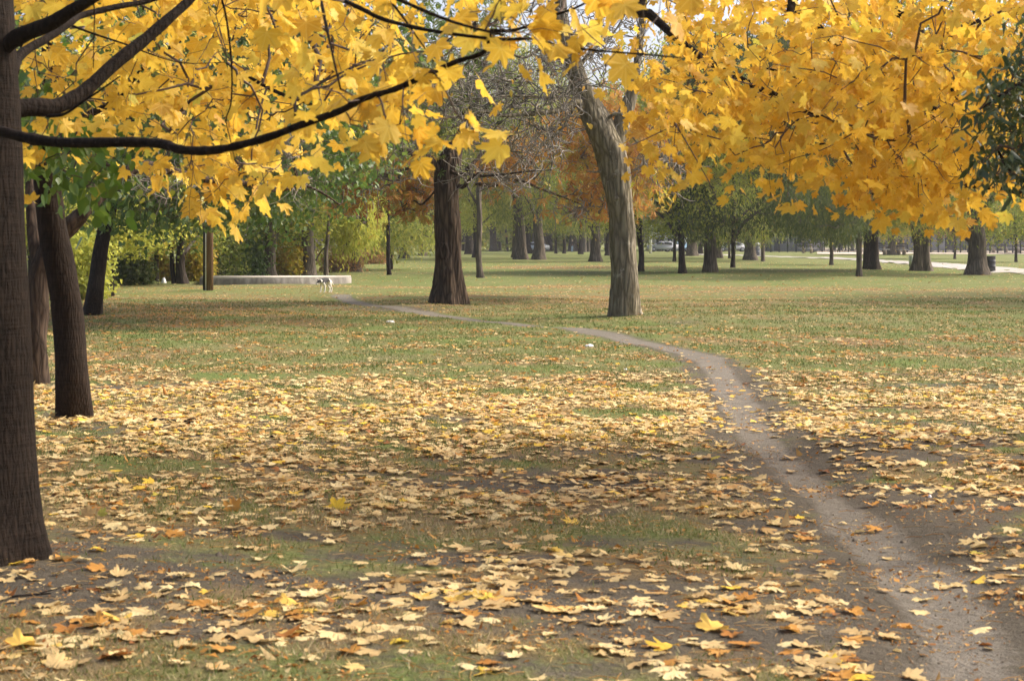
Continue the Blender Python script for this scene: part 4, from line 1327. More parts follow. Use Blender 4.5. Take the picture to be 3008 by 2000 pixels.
FT = [
    # px, base y, width, lean, crown, size, y of lowest leaves, label, bark
    (1412, 817, 17, -6, "bare", 1, 640, "slim straight grey tree with bare branches, just right of the dark chestnut", "bark_far", [(.8, -.9), (.95, .8)]),
    (1143, 807, 12, -3, "bare", 1, 690, "thin dark straight trunk standing alone left of the chestnut", "bark_black", None),
    (1186, 759, 21, 0, "olive", .9, 690, "dark stumpy trunk on the leaf-strewn rise left of the chestnut", "bark_far_dark", None),
    (1380, 747, 22, 0, "yellow", .8, 672, "dark far trunk close behind the slim grey tree", "bark_far_dark", None),
    (1397, 757, 16, 0, "yellow", .7, 668, "narrow far trunk touching the left side of the slim grey tree", "bark_far_dark", None),
    (1513, 757, 16, -2, "olive", .9, 650, "left trunk of the close group between chestnut and grey tree", "bark_far", None),
    (1531, 762, 31, -10, "olive", 1.0, 640, "broad trunk leaning left in the group between chestnut and grey tree", "bark_far", None),
    (1552, 745, 19, 0, "olive", .9, 660, "far trunk glimpsed between two broad trunks left of the grey tree", "bark_far_dark", None),
    (1582, 763, 29, -2, "locust", 1.0, 640, "broad straight trunk with little bare shoots, right of its close group", "bark_far", [(.7, -.8)]),
    (1633, 745, 8, 0, "smallgreen", 1.3, 672, "very thin dark sapling left of the forked thin tree", "bark_far_dark", None),
    (1657, 745, 9, 0, "smallgreen", 1.4, 668, "thin dark tree forking low into a V, left of the standing person", "bark_far_dark", [(.55, -1.0), (.62, .9)]),
    (1684, 738, 21, 0, "smallgold", 2.0, 675, "far trunk directly behind the standing person", "bark_far", None),
    (1706, 747, 13, 0, "locust", 1.0, 672, "thin trunk just right of the standing person", "bark_far_dark", None),
    (1717, 741, 10, 0, "olive", .9, 672, "pale far trunk two steps right of the person", "bark_far_pale", None),
    (1728, 740, 9, 0, "olive", .8, 690, "far trunk in the gap before the flared one left of the grey tree", "bark_far", None),
    (1750, 769, 27, 2, "locust", 1.05, 670, "broad flared trunk nearest the left side of the grey tree", "bark_far", None),
    (1784, 751, 13, 0, "locust", .9, 670, "dark trunk half hidden by the left side of the grey tree", "bark_far_dark", None),
    (1882, 798, 16, -1, "yellow", .7, 680, "slim dark tree with a low left fork, right beside the grey tree", "bark_far_dark", [(.62, -.9)]),
    (1981, 768, 9, 2, "smallgreen", 1.2, 690, "thin sapling trunk left of the leaning trunk", "bark_far_dark", None),
    (2004, 803, 19, -16, "yellow", .75, 660, "dark trunk leaning clearly to the left, right of the lamp post", "bark_far_dark", [(1.0, .9)]),
    (2031, 752, 26, 2, "olive", .9, 690, "squat far trunk behind the leaning trunk", "bark_far", None),
    (2058, 746, 14, 0, "locust", 1.0, 685, "far dark trunk tight against the left of the thick furrowed trunk", "bark_far_dark", None),
    (2143, 759, 7, -1, "smallgreen", 1.1, 700, "wisp-thin trunk between the thick furrowed trunk and a slim one", "bark_far_pale", None),
    (2152, 786, 13, 2, "locust", .8, 688, "slim trunk right of the thick furrowed trunk", "bark_far_dark", None),
    (2204, 764, 30, -2, "dark", 1.0, 694, "stout trunk with the grey bin behind its right side", "bark_far", None),
    (2241, 769, 11, 3, "locust", .75, 695, "thin pale trunk just right of the grey bin", "bark_far_pale", None),
    (2442, 777, 11, 2, "smallgreen", 1.1, 690, "thin grey tree by itself in front of the left bench", "bark_far_pale", [(.8, .7)]),
    (2547, 791, 22, 0, "locust", 1.0, 668, "left stem of the dark pair behind the slim trunk", "bark_far_dark", None),
    (2568, 792, 26, -6, "locust", 1.1, 662, "right stem of the dark pair behind the slim trunk", "bark_far_dark", None),
    (2622, 749, 24, -3, "smallgold", 2.0, 690, "far trunk standing among the benches", "bark_far", None),
    (2695, 796, 30, -6, "olive", .95, 612, "left stem of the big grey twin trunk by the paved path", "bark_far", None),
    (2719, 796, 28, 3, "olive", .95, 612, "right stem of the big grey twin trunk by the paved path", "bark_far", None),
    (2804, 760, 7, 1, "pink", 1.5, 683, "thin young tree with russet leaves before the tall fence", "bark_far_pale", None),
    (2868, 806, 50, -4, "locust", 1.05, 692, "thickest flared trunk at far right with the black bin behind it", "bark_far", None),
    (2984, 770, 8, -1, "smallgreen", 1.1, 690, "young tree with a white painted foot at the far right", "bark_far_dark", None),
    (1042, 800, 29, -1, "green", .8, 700, "stout trunk at the right end behind the concrete slab", "bark_far", None),
    (793, 818, 33, 0, "green", .85, 700, "pair-like ridged trunk behind the left half of the concrete slab", "bark_far", None),
    (908, 816, 36, 0, "bare", 1, 700, "broad pale trunk behind the dog and the concrete slab", "bark_far_pale", None),
    (877, 813, 19, 0, "yellow", .7, 690, "narrower trunk left beside the broad pale one behind the slab", "bark_far", None),
    (688, 815, 15, -3, "green", .7, 700, "slim trunk behind the slab, right of the utility pole", "bark_far_pale", None),
    (534, 836, 27, 4, "green", .6, 720, "forked dark trunk at the wood edge left of the utility pole", "bark_far_dark", [(.75, -.8), (.9, .9)]),
    (512, 836, 13, -28, "bare", 1, 760, "thin trunk slanting left out of the wood edge", "bark_far_dark", None),
    (461, 830, 14, 0, "smallgold", .85, 735, "low gold-leaved tree at the wood edge left of the slanting trunk", "bark_far_dark", None),
    (330, 866, 12, 0, "smallyellow", .75, 760, "yellow-green young tree behind the black leaning trunk", "bark_far_dark", None),
    (200, 850, 16, 0, "smallyellow", .9, 770, "yellow-green tree between the linden trunk and the black leaning trunk", "bark_far_dark", None),
    (90, 840, 18, 0, "green", .8, 780, "green tree behind the leftmost trunks", "bark_far_dark", None),
]
for t in FT:
    px, py, w, lean, kind, sc, ytop, lab, bark, fk = t
    far_tree(px, py, w, lean, kind, sc, ytop, lab, bark, fork=fk, name="bare_tree" if kind == "bare" else "park_tree", flare=.45 if w < 15 else .8)

# crowns of four trees that hang in a shape of their own
def hung_crown(name, label, base_px, w, poly, d0, d1, n, per, tpl, size, spread, leaf, bark, seed, droop=1.0, cat="tree", limbs=None, mat_tw="twig_brown", hi=1.0):
    rg = np.random.default_rng(seed)
    base = G(*base_px)
    d = base[1]
    r = w / 2 / F * d
    root = empty(name, tuple(base), label, cat)
    tk = MB()
    ztop = H - (min(p[1] for p in poly) - HY) / F * d
    ctr = trunk_shape(tk, [base, base + (0, 0, ztop * .3), base + (.1, 0, ztop * .6), base + (.1, .2, ztop)], [r, r * .9, r * .7, r * .2], 14, 22, flare=.5, flare_h=r, seed=seed)
    finish(tk, "trunk", M[bark], root, True)
    pts = poly_pts(poly, n, d0, d1, rg, .5)
    pa, ra, _ = grow(ctr[0][9:], pts, .011, .42, .2, .14, rg)
    tw = MB()
    V, Q = batch_tubes(pa, ra, 4)
    tw.add(V, Q=Q)
    finish(tw, "twigs", M[mat_tw], root, True)
    cr = MB()
    leaves_at(cr, pts, per, tpl, size, spread, droop, .4, rg=rg, hi=hi)
    finish(cr, "crown", M[leaf], root)
    return root


hung_crown("park_tree", "bright yellow-green tree drooping low over the concrete slab behind the dog", (958, 818), 14,
           [(835, 650), (870, 600), (960, 570), (1060, 590), (1098, 640), (1085, 690), (1040, 715), (990, 785), (950, 795), (900, 770), (850, 700)], 74, 80, 130, 60, SLIM, .26, .42, "leaf_yellowgreen", "bark_far", 201, 1.4)
hung_crown("park_tree", "soft olive tree drooping behind the lone thin dark trunk", (1150, 790), 9,
           [(1100, 690), (1080, 590), (1120, 500), (1220, 470), (1290, 540), (1275, 640), (1290, 690), (1220, 715), (1140, 730)], 90, 99, 150, 60, SLIM, .28, .5, "leaf_greygreen", "bark_far_dark", 202, 1.2)
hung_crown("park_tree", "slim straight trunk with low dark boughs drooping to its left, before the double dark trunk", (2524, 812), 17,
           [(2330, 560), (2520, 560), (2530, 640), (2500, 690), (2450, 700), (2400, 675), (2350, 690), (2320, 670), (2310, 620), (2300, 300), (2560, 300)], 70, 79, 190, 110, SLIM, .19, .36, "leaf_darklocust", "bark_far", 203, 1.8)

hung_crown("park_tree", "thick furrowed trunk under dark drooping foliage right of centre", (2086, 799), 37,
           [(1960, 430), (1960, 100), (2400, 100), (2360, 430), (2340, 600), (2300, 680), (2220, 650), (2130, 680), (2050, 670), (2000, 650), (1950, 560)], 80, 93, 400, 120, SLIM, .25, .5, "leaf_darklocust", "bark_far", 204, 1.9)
far_tree(3738, 877, 60, 0, "dark", 1.5, 640, "big dark tree out past the right edge that shades the lawn", "bark_far", zmul=.8)
# bushes at the wood edge
for px, py, w_, h_, leaf, lab, sd in ((400, 838, 78, 84, "leaf_darklocust", "dark round evergreen bush at the wood edge", 211),
                                      (640, 822, 110, 150, "leaf_locust", "green bush behind the utility pole", 212),
                                      (740, 818, 90, 120, "leaf_green", "dark green bush behind the concrete slab", 213),
                                      (840, 816, 80, 90, "leaf_gold", "gold-tinted bush behind the concrete slab left of the dog", 214),
                                      (580, 828, 70, 130, "leaf_gold", "thin russet brush beside the utility pole", 215),
                                      (240, 880, 130, 190, "leaf_yellowgreen", "yellow-green thicket left of the black leaning trunk", 216),
                                      (470, 828, 70, 60, "leaf_gold", "low gold brush under the slanting trunk", 217),
                                      (1000, 800, 90, 55, "leaf_pink", "heap of russet brush right of the dog behind the slab", 218),
                                      (1100, 775, 70, 45, "leaf_pink", "tangle of grey brush under the olive tree", 219)):
    rg = np.random.default_rng(sd)
    base = G(px, py)
    s_ = base[1] / F
    root = empty("bush", tuple(base), lab, "bush")
    n = 70
    q = norm(rg.normal(0, 1, (n, 3))) * rg.uniform(.3, 1, (n, 1)) ** .5
    pts = base + q * np.array([w_ * s_ * .6, w_ * s_ * .5, h_ * s_ * .5]) + np.array([0, 0, h_ * s_ * .5])
    pts[:, 2] = np.maximum(pts[:, 2], .12)
    sk = np.array([base + (0, 0, .05 * k) for k in range(1, 6)])
    pa, ra, _ = grow(sk, pts, .006, .4, .1, .15, rg)
    tw = MB()
    V, Q = batch_tubes(pa, ra, 4)
    tw.add(V, Q=Q)
    finish(tw, "stems", M["twig_brown"], root, True)
    cr = MB()
    leaves_at(cr, pts, 45, DIAM, .15, .10 + .13 * w_ * s_, .5, .4, rg=rg)
    finish(cr, "foliage", M[leaf], root)

# far trees whose crowns close the view above; nothing tells most of them apart
for k, (px, py, kind, sc, zm) in enumerate(((260, 800, "olive", 1.5, 1.3), (480, 790, "olive", 1.5, 1.35), (640, 785, "yellow", 1.4, 1.2), (760, 778, "olive", 1.5, 1.35), (1000, 772, "olive", 1.5, 1.3), (1120, 762, "yellow", 1.5, 1.15),
                                            (1240, 752, "olive", 1.6, 1.3), (1330, 750, "olive", 1.5, 1.1), (1450, 738, "yellow", 1.5, .8), (1610, 737.5, "olive", 1.4, .72), (1735, 737.5, "yellow", 1.4, .75), (1830, 738, "olive", 1.6, .95), (1935, 737.5, "olive", 1.9, 1.2),
                                            (2110, 758, "olive", 1.6, 1.3), (2270, 736, "locust", 2.0, 1.3), (2390, 735, "olive", 2.0, 1.3), (2660, 735, "olive", 2.0, 1.3), (2790, 735, "locust", 2.0, 1.3), (2960, 736, "olive", 2.0, 1.3), (3060, 737, "locust", 2.0, 1.3))):
    far_tree(px, py, 20, 0, kind, sc, 640 if px > 2250 else 664, "tall hazy tree closing the view at the far side of the lawn", "bark_far", group="tall hazy trees at the far side of the lawn", zmul=zm)

# the wood at the end of the park: one mass
rg = np.random.default_rng(77)
mb = MB()
pts = []
for k in range(150):
    x = rg.uniform(-105, 105)
    y = 262 + rg.uniform(0, 45) + .08 * abs(x)
    hgt = rg.uniform(9, 19) * (.62 if -5 < x < 20 else 1)
    Rr = rg.uniform(3.5, 6)
    q = norm(rg.normal(0, 1, (26, 3))) * rg.uniform(.5, 1, (26, 1))
    pts.append(np.array([x, y, hgt * .52]) + q * np.array([Rr, Rr, hgt * .5]))
pts = np.vstack(pts)
pts = pts[pts[:, 2] > .3]
leaves_at(mb, pts, 16, DIAM, .75, 1.0, .6, .4, rg=rg)
tag(mb.build("distant_woods", M["leaf_greygreen"]), "pale olive wood at the far end of the park", "wood", kind="stuff")
mb = MB()
n = 260
x = rg.uniform(-100, 100, n)
y = 255 + rg.uniform(0, 40, n)
p = np.stack([np.stack([x, y, 0 * x - .1], 1), np.stack([x + rg.normal(0, .3, n), y, 0 * x + 4], 1), np.stack([x + rg.normal(0, .6, n), y, 0 * x + 8], 1)], 1)
V, Q = batch_tubes(p, np.stack([rg.uniform(.12, .4, n)] * 3, 1) * np.array([1, .9, .7]), 6)
mb.add(V, Q=Q)
tag(mb.build("distant_tree_stems", M["bark_far"], smooth=True), "crowd of grey stems under the far wood", "wood", kind="stuff")
# ------------------------------------------------------------------ things on the lawn
M["concrete"] = bark_mat("weathered concrete", (0.17, 0.155, 0.13), (0.42, 0.39, 0.34), 5, .35, .25, patch=(0.10, 0.09, 0.07), patch_lo=.6)
M["concrete_top"] = plain("pale concrete top", (0.40, 0.37, 0.31), .9, var=.12, scale=2)
M["paving"] = plain("pale asphalt path", (0.34, 0.32, 0.285), .95, var=.06, scale=1.5)
M["sand"] = plain("pale sand", (0.50, 0.42, 0.31), 1, var=.08, scale=.6)
M["wood_pole"] = bark_mat("weathered pole wood", (0.12, 0.068, 0.038), (0.38, 0.24, 0.14), 22, .05, .4)
M["steel_dark"] = plain("dark painted steel", (0.030, 0.033, 0.036), .5, .3)
M["steel_grey"] = plain("galvanised steel", (0.36, 0.37, 0.38), .45, .6)
M["white_paint"] = plain("white paint", (0.78, 0.77, 0.74), .5, var=.05)
M["bin_black"] = plain("black plastic bin", (0.022, 0.024, 0.028), .5)
M["bin_grey"] = plain("blue grey bin", (0.10, 0.11, 0.13), .5, .4)
M["bench_wood"] = plain("weathered bench slats", (0.55, 0.53, 0.48), .8)
M["bench_dark"] = plain("dark bench slats", (0.05, 0.05, 0.052), .7)
M["bench_post"] = plain("tan concrete bench post", (0.36, 0.28, 0.19), .9)
M["paper"] = plain("white paper", (0.8, 0.79, 0.76), .7, var=.03)
M["glass_dark"] = plain("dark car glass", (0.03, 0.04, 0.05), .1, var=.05)
M["rubber"] = plain("tyre rubber", (0.02, 0.02, 0.02), .9)
M["brick_far"] = plain("grey far wall", (0.32, 0.33, 0.35), .9, var=.06, scale=.5)
M["roof_far"] = plain("pale far roof", (0.55, 0.55, 0.54), .9, var=.05)

# concrete slab
a, b_, c_ = flat(586, 838), flat(1016, 834), flat(1033, 829)
back = np.array([c_[0] + .05, c_[1] + .8])
far_l = np.array([(592 - CX) / F * 64.6, 64.6])
mb = MB()
ring = [a, b_, np.array([(1033 - CX) / F * 64.9, 64.9]), far_l]
z0, z1 = -.1, .235
for lvl, grow_ in ((z0, 0), (z1 - .04, 0), (z1, -.03)):
    ctr = sum(ring) / 4
    for q in ring:
        v = q + (ctr - q) / np.linalg.norm(ctr - q) * (-grow_)
        mb.V.append(np.array([[v[0], v[1], lvl]]))
        mb.n += 1
for k in range(2):
    for i in range(4):
        j = (i + 1) % 4
        mb.Q.append(np.array([[k * 4 + i, k * 4 + j, k * 4 + 4 + j, k * 4 + 4 + i]]))
ctr = np.array([*(sum(ring) / 4), 0])
slab = empty("concrete_slab", (ctr[0], ctr[1], 0), "long low weathered concrete platform behind the dog", "slab")
finish(mb, "side_wall", M["concrete"], slab)
mb = MB()
V = []
for i in range(4):
    q = ring[i] + (ring[i] - ctr[:2]) / np.linalg.norm(ring[i] - ctr[:2]) * -.035
    V += [(q[0], q[1], z1 + .003), (q[0], q[1], z1 + .035)]
mb.add(V, Q=[(0, 2, 3, 1), (2, 4, 5, 3), (4, 6, 7, 5), (6, 0, 1, 7), (1, 3, 5, 7), (0, 6, 4, 2)])
finish(mb, "top_slab", M["concrete_top"], slab)

# utility pole
p = G(616, 854)
pole = empty("utility_pole", tuple(p), "brown wooden utility pole with a white conduit, left of the concrete slab", "pole")
mb = MB()
mb.tube([p + (0, 0, -.1), p + (0, 0, 4), p + (.02, 0, 9)], [.115, .11, .09], 20)
finish(mb, "post", M["wood_pole"], pole, True)
mb = MB()
mb.box(p + (-.165, .03, 1.7), (.10, .09, 3.5))
finish(mb, "cable_guard", M["steel_dark"], pole)
mb = MB()
mb.tube([p + (-.115, -.06, .0), p + (-.115, -.06, 4.2)], .018, 8)
mb.box(p + (-.115, -.05, .75), (.05, .03, .04))
finish(mb, "conduit", M["white_paint"], pole)

# paved path
up = [(1990, 746), (2140, 748.5), (2255, 752.5), (2360, 755), (2514, 760), (2600, 764.5), (2674, 769), (2833, 777), (3008, 790), (3300, 812)]
lo = [(1990, 747.6), (2140, 751), (2255, 755), (2360, 758), (2514, 765), (2600, 772), (2674, 779), (2833, 793), (3008, 806), (3300, 834)]
U = catmull([flat(*q) for q in up], 90)
L = catmull([flat(*q) for q in lo], 90)
V = []
for u_, l_ in zip(U, L):
    for t in (0, .25, .5, .75, 1):
        q = u_ + (l_ - u_) * t
        V.append((q[0], q[1], float(gz(*q)) + .03))
Q = [(i * 5 + j, i * 5 + 5 + j, i * 5 + 6 + j, i * 5 + 1 + j) for i in range(89) for j in range(4)]
tag(link("path", mesh_from("path", V, [np.array(Q)], None, True), M["paving"]), "pale paved path curving past the far trees", "path", kind="structure")

# sandy ground inside the fence
def strip(name, px0, px1, y0, y1, z, mat, label, cat):
    c = [flat(px0, y0), flat(px1, y0), flat(px1, y1), flat(px0, y1)]
    n = 24
    V = []
    for i in range(n + 1):
        for j in range(5):
            q = (c[0] + (c[1] - c[0]) * i / n) * (1 - j / 4) + (c[3] + (c[2] - c[3]) * i / n) * (j / 4)
            V.append((q[0], q[1], float(gz(*q)) * (1 if q[1] < 95 else 1) + z))
    Q = [(i * 5 + j, i * 5 + 5 + j, i * 5 + 6 + j, i * 5 + 1 + j) for i in range(n) for j in range(4)]
    tag(link(name, mesh_from(name, V, [np.array(Q)], None, True), M[mat]), label, cat, kind="structure")


strip("sandy_ground", 2400, 3300, 747.5, 729, .05, "sand", "pale sandy ground inside the tall fence", "ground")

# tall court fence
f0, f1, f2 = flat(2240, 741), flat(2700, 742.5), flat(3120, 747.5)
fence = empty("chain_link_fence", (f0[0], f0[1], 0), "tall black chain-link fence behind the benches at the far right", "fence")
line = catmull([f0, f1, f2], 38)
for q in line:
    mb = MB()
    mb.tube([(q[0], q[1], -.1), (q[0], q[1], 4.6)], .10, 8)
    mb.tube([(q[0], q[1], 4.6), (q[0], q[1], 4.7)], [.09, .02], 8)
    finish(mb, "post", M["steel_dark"], fence, True)
for z in (.12, 2.3, 4.5):
    mb = MB()
    mb.tube([(q[0], q[1], z) for q in line], .035, 6)
    finish(mb, "rail", M["steel_dark"], fence, True)
m, nt, b = nmat("chain link mesh")
v = mapped(nt, (9, 9, 9))
bk = nd(nt, "ShaderNodeTexChecker")
bk.inputs["Scale"].default_value = 2.0
nt.links.new(v, bk.inputs["Vector"])
b.inputs["Base Color"].default_value = (.10, .11, .125, 1)
tr = nd(nt, "ShaderNodeBsdfTransparent")
mx = nd(nt, "ShaderNodeMixShader")
nt.links.new(mathn(nt, 'ADD', mathn(nt, 'MULTIPLY', bk.outputs["Fac"], .30), .28), mx.inputs[0])
nt.links.new(tr.outputs[0], mx.inputs[1])
nt.links.new(b.outputs[0], mx.inputs[2])
nt.links.new(mx.outputs[0], nt.nodes["Material Output"].inputs[0])
mb = MB()
V = []
for q in line:
    V += [(q[0], q[1] + .05, .05), (q[0], q[1] + .05, 4.5)]
mb.add(V, Q=[(2 * i, 2 * i + 2, 2 * i + 3, 2 * i + 1) for i in range(len(line) - 1)])
finish(mb, "wire_mesh", m, fence)

# low grey park building and a white roofed shelter beyond the fence
def building(x0, x1, d, hgt, label, name, wall, nwin):
    base = np.array([(x0 + x1) / 2 / F * d, d, 0])
    root = empty(name, tuple(base), label, "building")
    w = (x1 - x0) / F * d
    mb = MB()
    mb.box(base + (0, 3, hgt / 2), (w, 6, hgt))
    finish(mb, "wall", M[wall], root)
    mb = MB()
    mb.box(base + (0, 2.7, hgt + .18), (w + 1.0, 7.2, .3))
    finish(mb, "roof", M["roof_far"], root)
    for k in range(nwin):
        x = base[0] - w / 2 + w * (k + .5) / nwin
        mb = MB()
        mb.box((x, d - .03, hgt * .55), (w / nwin * .5, .05, hgt * .4))
        fr = finish(mb, "window", M["glass_dark"], root)
    mb = MB()
    mb.box((base[0] + w * .5 / nwin * .0 - w / 2 + w * .02 + .5, d - .03, 1.0), (.95, .05, 2.0))
    finish(mb, "door", M["steel_dark"], root)


building(2590 - CX, 2780 - CX, 262, 3.6, "low grey building glimpsed through the tall fence", "park_building", "brick_far", 5)
building(2830 - CX, 3060 - CX, 268, 3.8, "long grey building through the fence at the right edge", "park_building", "brick_far", 6)
building(2270 - CX, 2420 - CX, 262, 3.4, "small grey hut through the fence left of the bench", "park_building", "brick_far", 3)
building(1925 - CX, 2040 - CX, 258, 2.9, "low white-roofed pavilion behind the lamp post", "park_building", "white_paint", 4)

# black oil-drum bin and grey bin
def drum(px, py, w, hpx, mat, label, lid):
    p = G(px, py)
    s = p[1] / F
    r, h_ = w / 2 * s, hpx * s
    root = empty("trash_bin", tuple(p), label, "bin")
    mb = MB()
    prof = [(r * .98, -.02), (r, .02)]
    for f in (.33, .66):
        prof += [(r, h_ * f - .03), (r * 1.05, h_ * f - .012), (r * 1.05, h_ * f + .012), (r, h_ * f + .03)]
    prof += [(r, h_ - .03), (r * 1.05, h_ - .02), (r * 1.05, h_), (r * .93, h_), (r * .9, h_ * .4), (0.001, h_ * .38)]
    mb.lathe(prof, p, 26)
    finish(mb, "drum", M[mat], root, False)
    if lid:
        mb = MB()
        mb.lathe([(r * 1.08, h_ + .004), (r * 1.08, h_ + .05), (r * .8, h_ + .16), (r * .3, h_ + .2), (0.001, h_ + .2)], p, 22)
        finish(mb, "lid", M["steel_grey"], root, True)
    return p, s


drum(2910, 797, 28, 46, "bin_black", "black ribbed drum bin behind the thickest flared trunk", False)
pb, sb = drum(2224, 752, 16, 33, "bin_grey", "grey lidded bin behind the stout trunk", True)
q = G(2236, 753)
rt = empty("sign_post", tuple(q), "pale thin post right beside the grey bin", "post")
mb = MB()
mb.tube([q, q + (0, 0, 2.4)], .12, 10)
finish(mb, "post", M["white_paint"], rt, True)
mb = MB()
mb.lathe([(.14, 2.4), (.14, 2.47), (.02, 2.55)], q, 10)
finish(mb, "cap", M["steel_grey"], rt, True)

# small pale cabinet behind the twin trunk
q = G(2679, 787)
rt = empty("utility_cabinet", tuple(q), "pale green utility cabinet peeking out left of the grey twin trunk", "cabinet")
mb = MB()
mb.box(q + (0, 0, .30), (.30, .3, .62))
finish(mb, "body", plain("pale green paint", (0.42, 0.47, 0.38), .6), rt)
mb = MB()
mb.box(q + (0, 0, .64), (.34, .34, .05))
finish(mb, "lid", M["white_paint"], rt)

# benches
def bench(px, py, w, label, rz, npost):
    p = G(px, py)
    s = p[1] / F
    L = w * s
    root = empty("park_bench", tuple(p), label, "bench")
    c, sn = math.cos(rz), math.sin(rz)

    def at(x, y, z):
        return p + (x * c - y * sn, x * sn + y * c, z)
    mb = MB()
    for k in range(3):
        mb.box(at(0, -.34 + .17 * k, .62), (L, .15, .06), rz)
    finish(mb, "seat", M["bench_wood"], root)
    mb = MB()
    for z in (1.0, 1.28):
        mb.box(at(0, .17, z), (L * .97, .05, .2), rz)
    finish(mb, "backrest", M["bench_dark"], root)
    for k in range(npost):
        x = (-.5 + (k + .5) / npost) * L * .92
        mb = MB()
        mb.box(at(x, .30, .82), (.24, .2, 1.66), rz)
        mb.box(at(x, -.12, .30), (.22, .55, .56), rz)
        finish(mb, "post", M["bench_post"], root)


bench(2372, 744, 52, "weathered slatted bench under the drooping boughs, left of the others", .06, 2)
bench(2588, 750, 48, "slatted bench left of the trunk standing among the benches", .05, 2)
bench(2648, 749, 34, "short stretch of bench right of the trunk standing among the benches", .05, 2)
q = G(2952, 742)
bench(2955, 744, 120, "long dark bleacher bench inside the fence at the right edge", 0.0, 3)

# lamp post
q = G(1911, 744)
rt = empty("lamp_post", tuple(q), "white lamp post with a box head near the pavilion", "lamp post")
mb = MB()
mb.tube([q, q + (0, 0, 2.9), q + (0, 0, 3.6)], [.2, .16, .14], 12)
finish(mb, "post", M["white_paint"], rt, True)
mb = MB()
mb.box(q + (.28, 0, 2.75), (.38, .32, .9))
mb.box(q + (.28, 0, 3.25), (.46, .4, .08))
finish(mb, "box", M["white_paint"], rt)

# parked cars beyond the trees
def car(px, py, L, paint, label, rz=0.0):
    p = G(px, py)
    root = empty("parked_car", tuple(p), label, "car")
    k = L / 4.5

    def prof(pts, wid, inset=0.0):
        n = len(pts)
        mb = MB()
        V = []
        for sgn in (-1, 1):
            for x, z in pts:
                V.append((p[0] + x * k, p[1] + sgn * (wid / 2 - (inset if z > .95 else 0)), p[2] + z * k))
        Q = [(i, (i + 1) % n, n + (i + 1) % n, n + i) for i in range(n)]
        T = [(0, i + 1, i) for i in range(1, n - 1)] + [(n, n + i, n + i + 1) for i in range(1, n - 1)]
        return mb.add(V, T=T, Q=Q)
    mb = prof([(-2.2, .3), (-2.25, .6), (-2.15, .88), (-1.2, .97), (-.45, 1.42), (1.0, 1.46), (1.75, 1.0), (2.15, .95), (2.22, .6), (2.15, .3)], 1.72, .18)
    finish(mb, "body", M[paint], root)
    mb = MB()
    for sgn in (-1, 1):
        for x0, x1 in ((-.95, .05), (.12, 1.15)):
            mb.box(p + ((x0 + x1) / 2 * k, sgn * .78, 1.18 * k), ((x1 - x0) * k, .16, .32 * k))
    finish(mb, "window", M["glass_dark"], root)
    for x in (-1.4, 1.4):
        for sgn in (-1, 1):
            mb = MB()
            mb.tube([p + (x * k, sgn * .72, .32), p + (x * k, sgn * .9, .32)], .32, 16)
            wv = finish(mb, "wheel", M["rubber"], root)
            mb = MB()
            mb.tube([p + (x * k, sgn * .89, .32), p + (x * k, sgn * .915, .32)], .19, 12)
            hb = finish(mb, "rim", M["steel_grey"], root)
            hb.parent = wv


M["paint_pale"] = plain("pale grey car paint", (0.36, 0.37, 0.38), .3, var=.03)
M["paint_blue"] = plain("pale blue car paint", (0.22, 0.38, 0.50), .3, var=.03)
M["paint_silver"] = plain("silver car paint", (0.45, 0.47, 0.49), .3, .3, var=.03)
car(1948, 740.5, 4.6, "paint_pale", "pale grey car parked right of the lamp post")
car(1988, 740, 4.4, "paint_blue", "pale blue car parked behind the leaning trunk")
car(1570, 740, 4.4, "paint_silver", "silver car glimpsed between the two broad trunks")
car(2150, 739.5, 4.5, "paint_pale", "pale grey car glimpsed behind the slim trunks right of centre")


# ------------------------------------------------------------------ skinned figures
def skinned(name, joints, bones, mat_fn, mats, parent, loc, sub=2):
    """joints {name:(xyz, radius or (rx,ry))}; one continuous surface grown with a skin modifier, then frozen"""
    keys = list(joints)
    me = bpy.data.meshes.new(name)
    me.from_pydata([joints[k][0] for k in keys], [(keys.index(a), keys.index(b)) for a, b in bones], [])
    o = bpy.data.objects.new(name, me)
    COL.objects.link(o)
    mod = o.modifiers.new("skin", 'SKIN')
    for i, k in enumerate(keys):
        r = joints[k][1]
        me.skin_vertices[0].data[i].radius = r if isinstance(r, tuple) else (r, r)
        me.skin_vertices[0].data[i].use_root = (i == 0)
    sb_ = o.modifiers.new("sub", 'SUBSURF')
    sb_.levels = sb_.render_levels = sub
    dg = bpy.context.evaluated_depsgraph_get()
    new = bpy.data.meshes.new_from_object(o.evaluated_get(dg))
    o.modifiers.clear()
    o.data = new
    new.name = name
    new.materials.clear()
    for m_ in mats:
        new.materials.append(m_)
    for pl in new.polygons:
        pl.use_smooth = True
        pl.material_index = mat_fn(pl.center)
    o.parent = parent
    o.location = loc
    return o


# dog: faces left and a little towards the camera, head low
M["fur_white"] = plain("white dog fur", (0.74, 0.70, 0.62), .9, var=.06, scale=20)
M["fur_black"] = plain("black dog fur", (0.018, 0.017, 0.017), .8, var=.2, scale=20)
q = G(957, 857)
dog = empty("dog", tuple(q), "black and white dog sniffing the grass beside the concrete slab", "dog")
dog.rotation_euler = (0, 0, rad(56))
J = {  # x forward is -x
    "pelvis": ((.20, 0, .36), (.068, .075)), "loin": ((.08, 0, .405), (.066, .07)), "ribs": ((-.06, 0, .385), (.078, .095)), "chest": ((-.17, 0, .365), (.075, .10)),
    "neck": ((-.25, 0, .37), .055), "skull": ((-.325, .01, .355), .052), "muzzle": ((-.385, .015, .30), .032), "nose": ((-.425, .015, .262), .02),
    "tail1": ((.27, 0, .345), .02), "tail2": ((.34, .01, .27), .014), "tail3": ((.40, .02, .235), .009)}
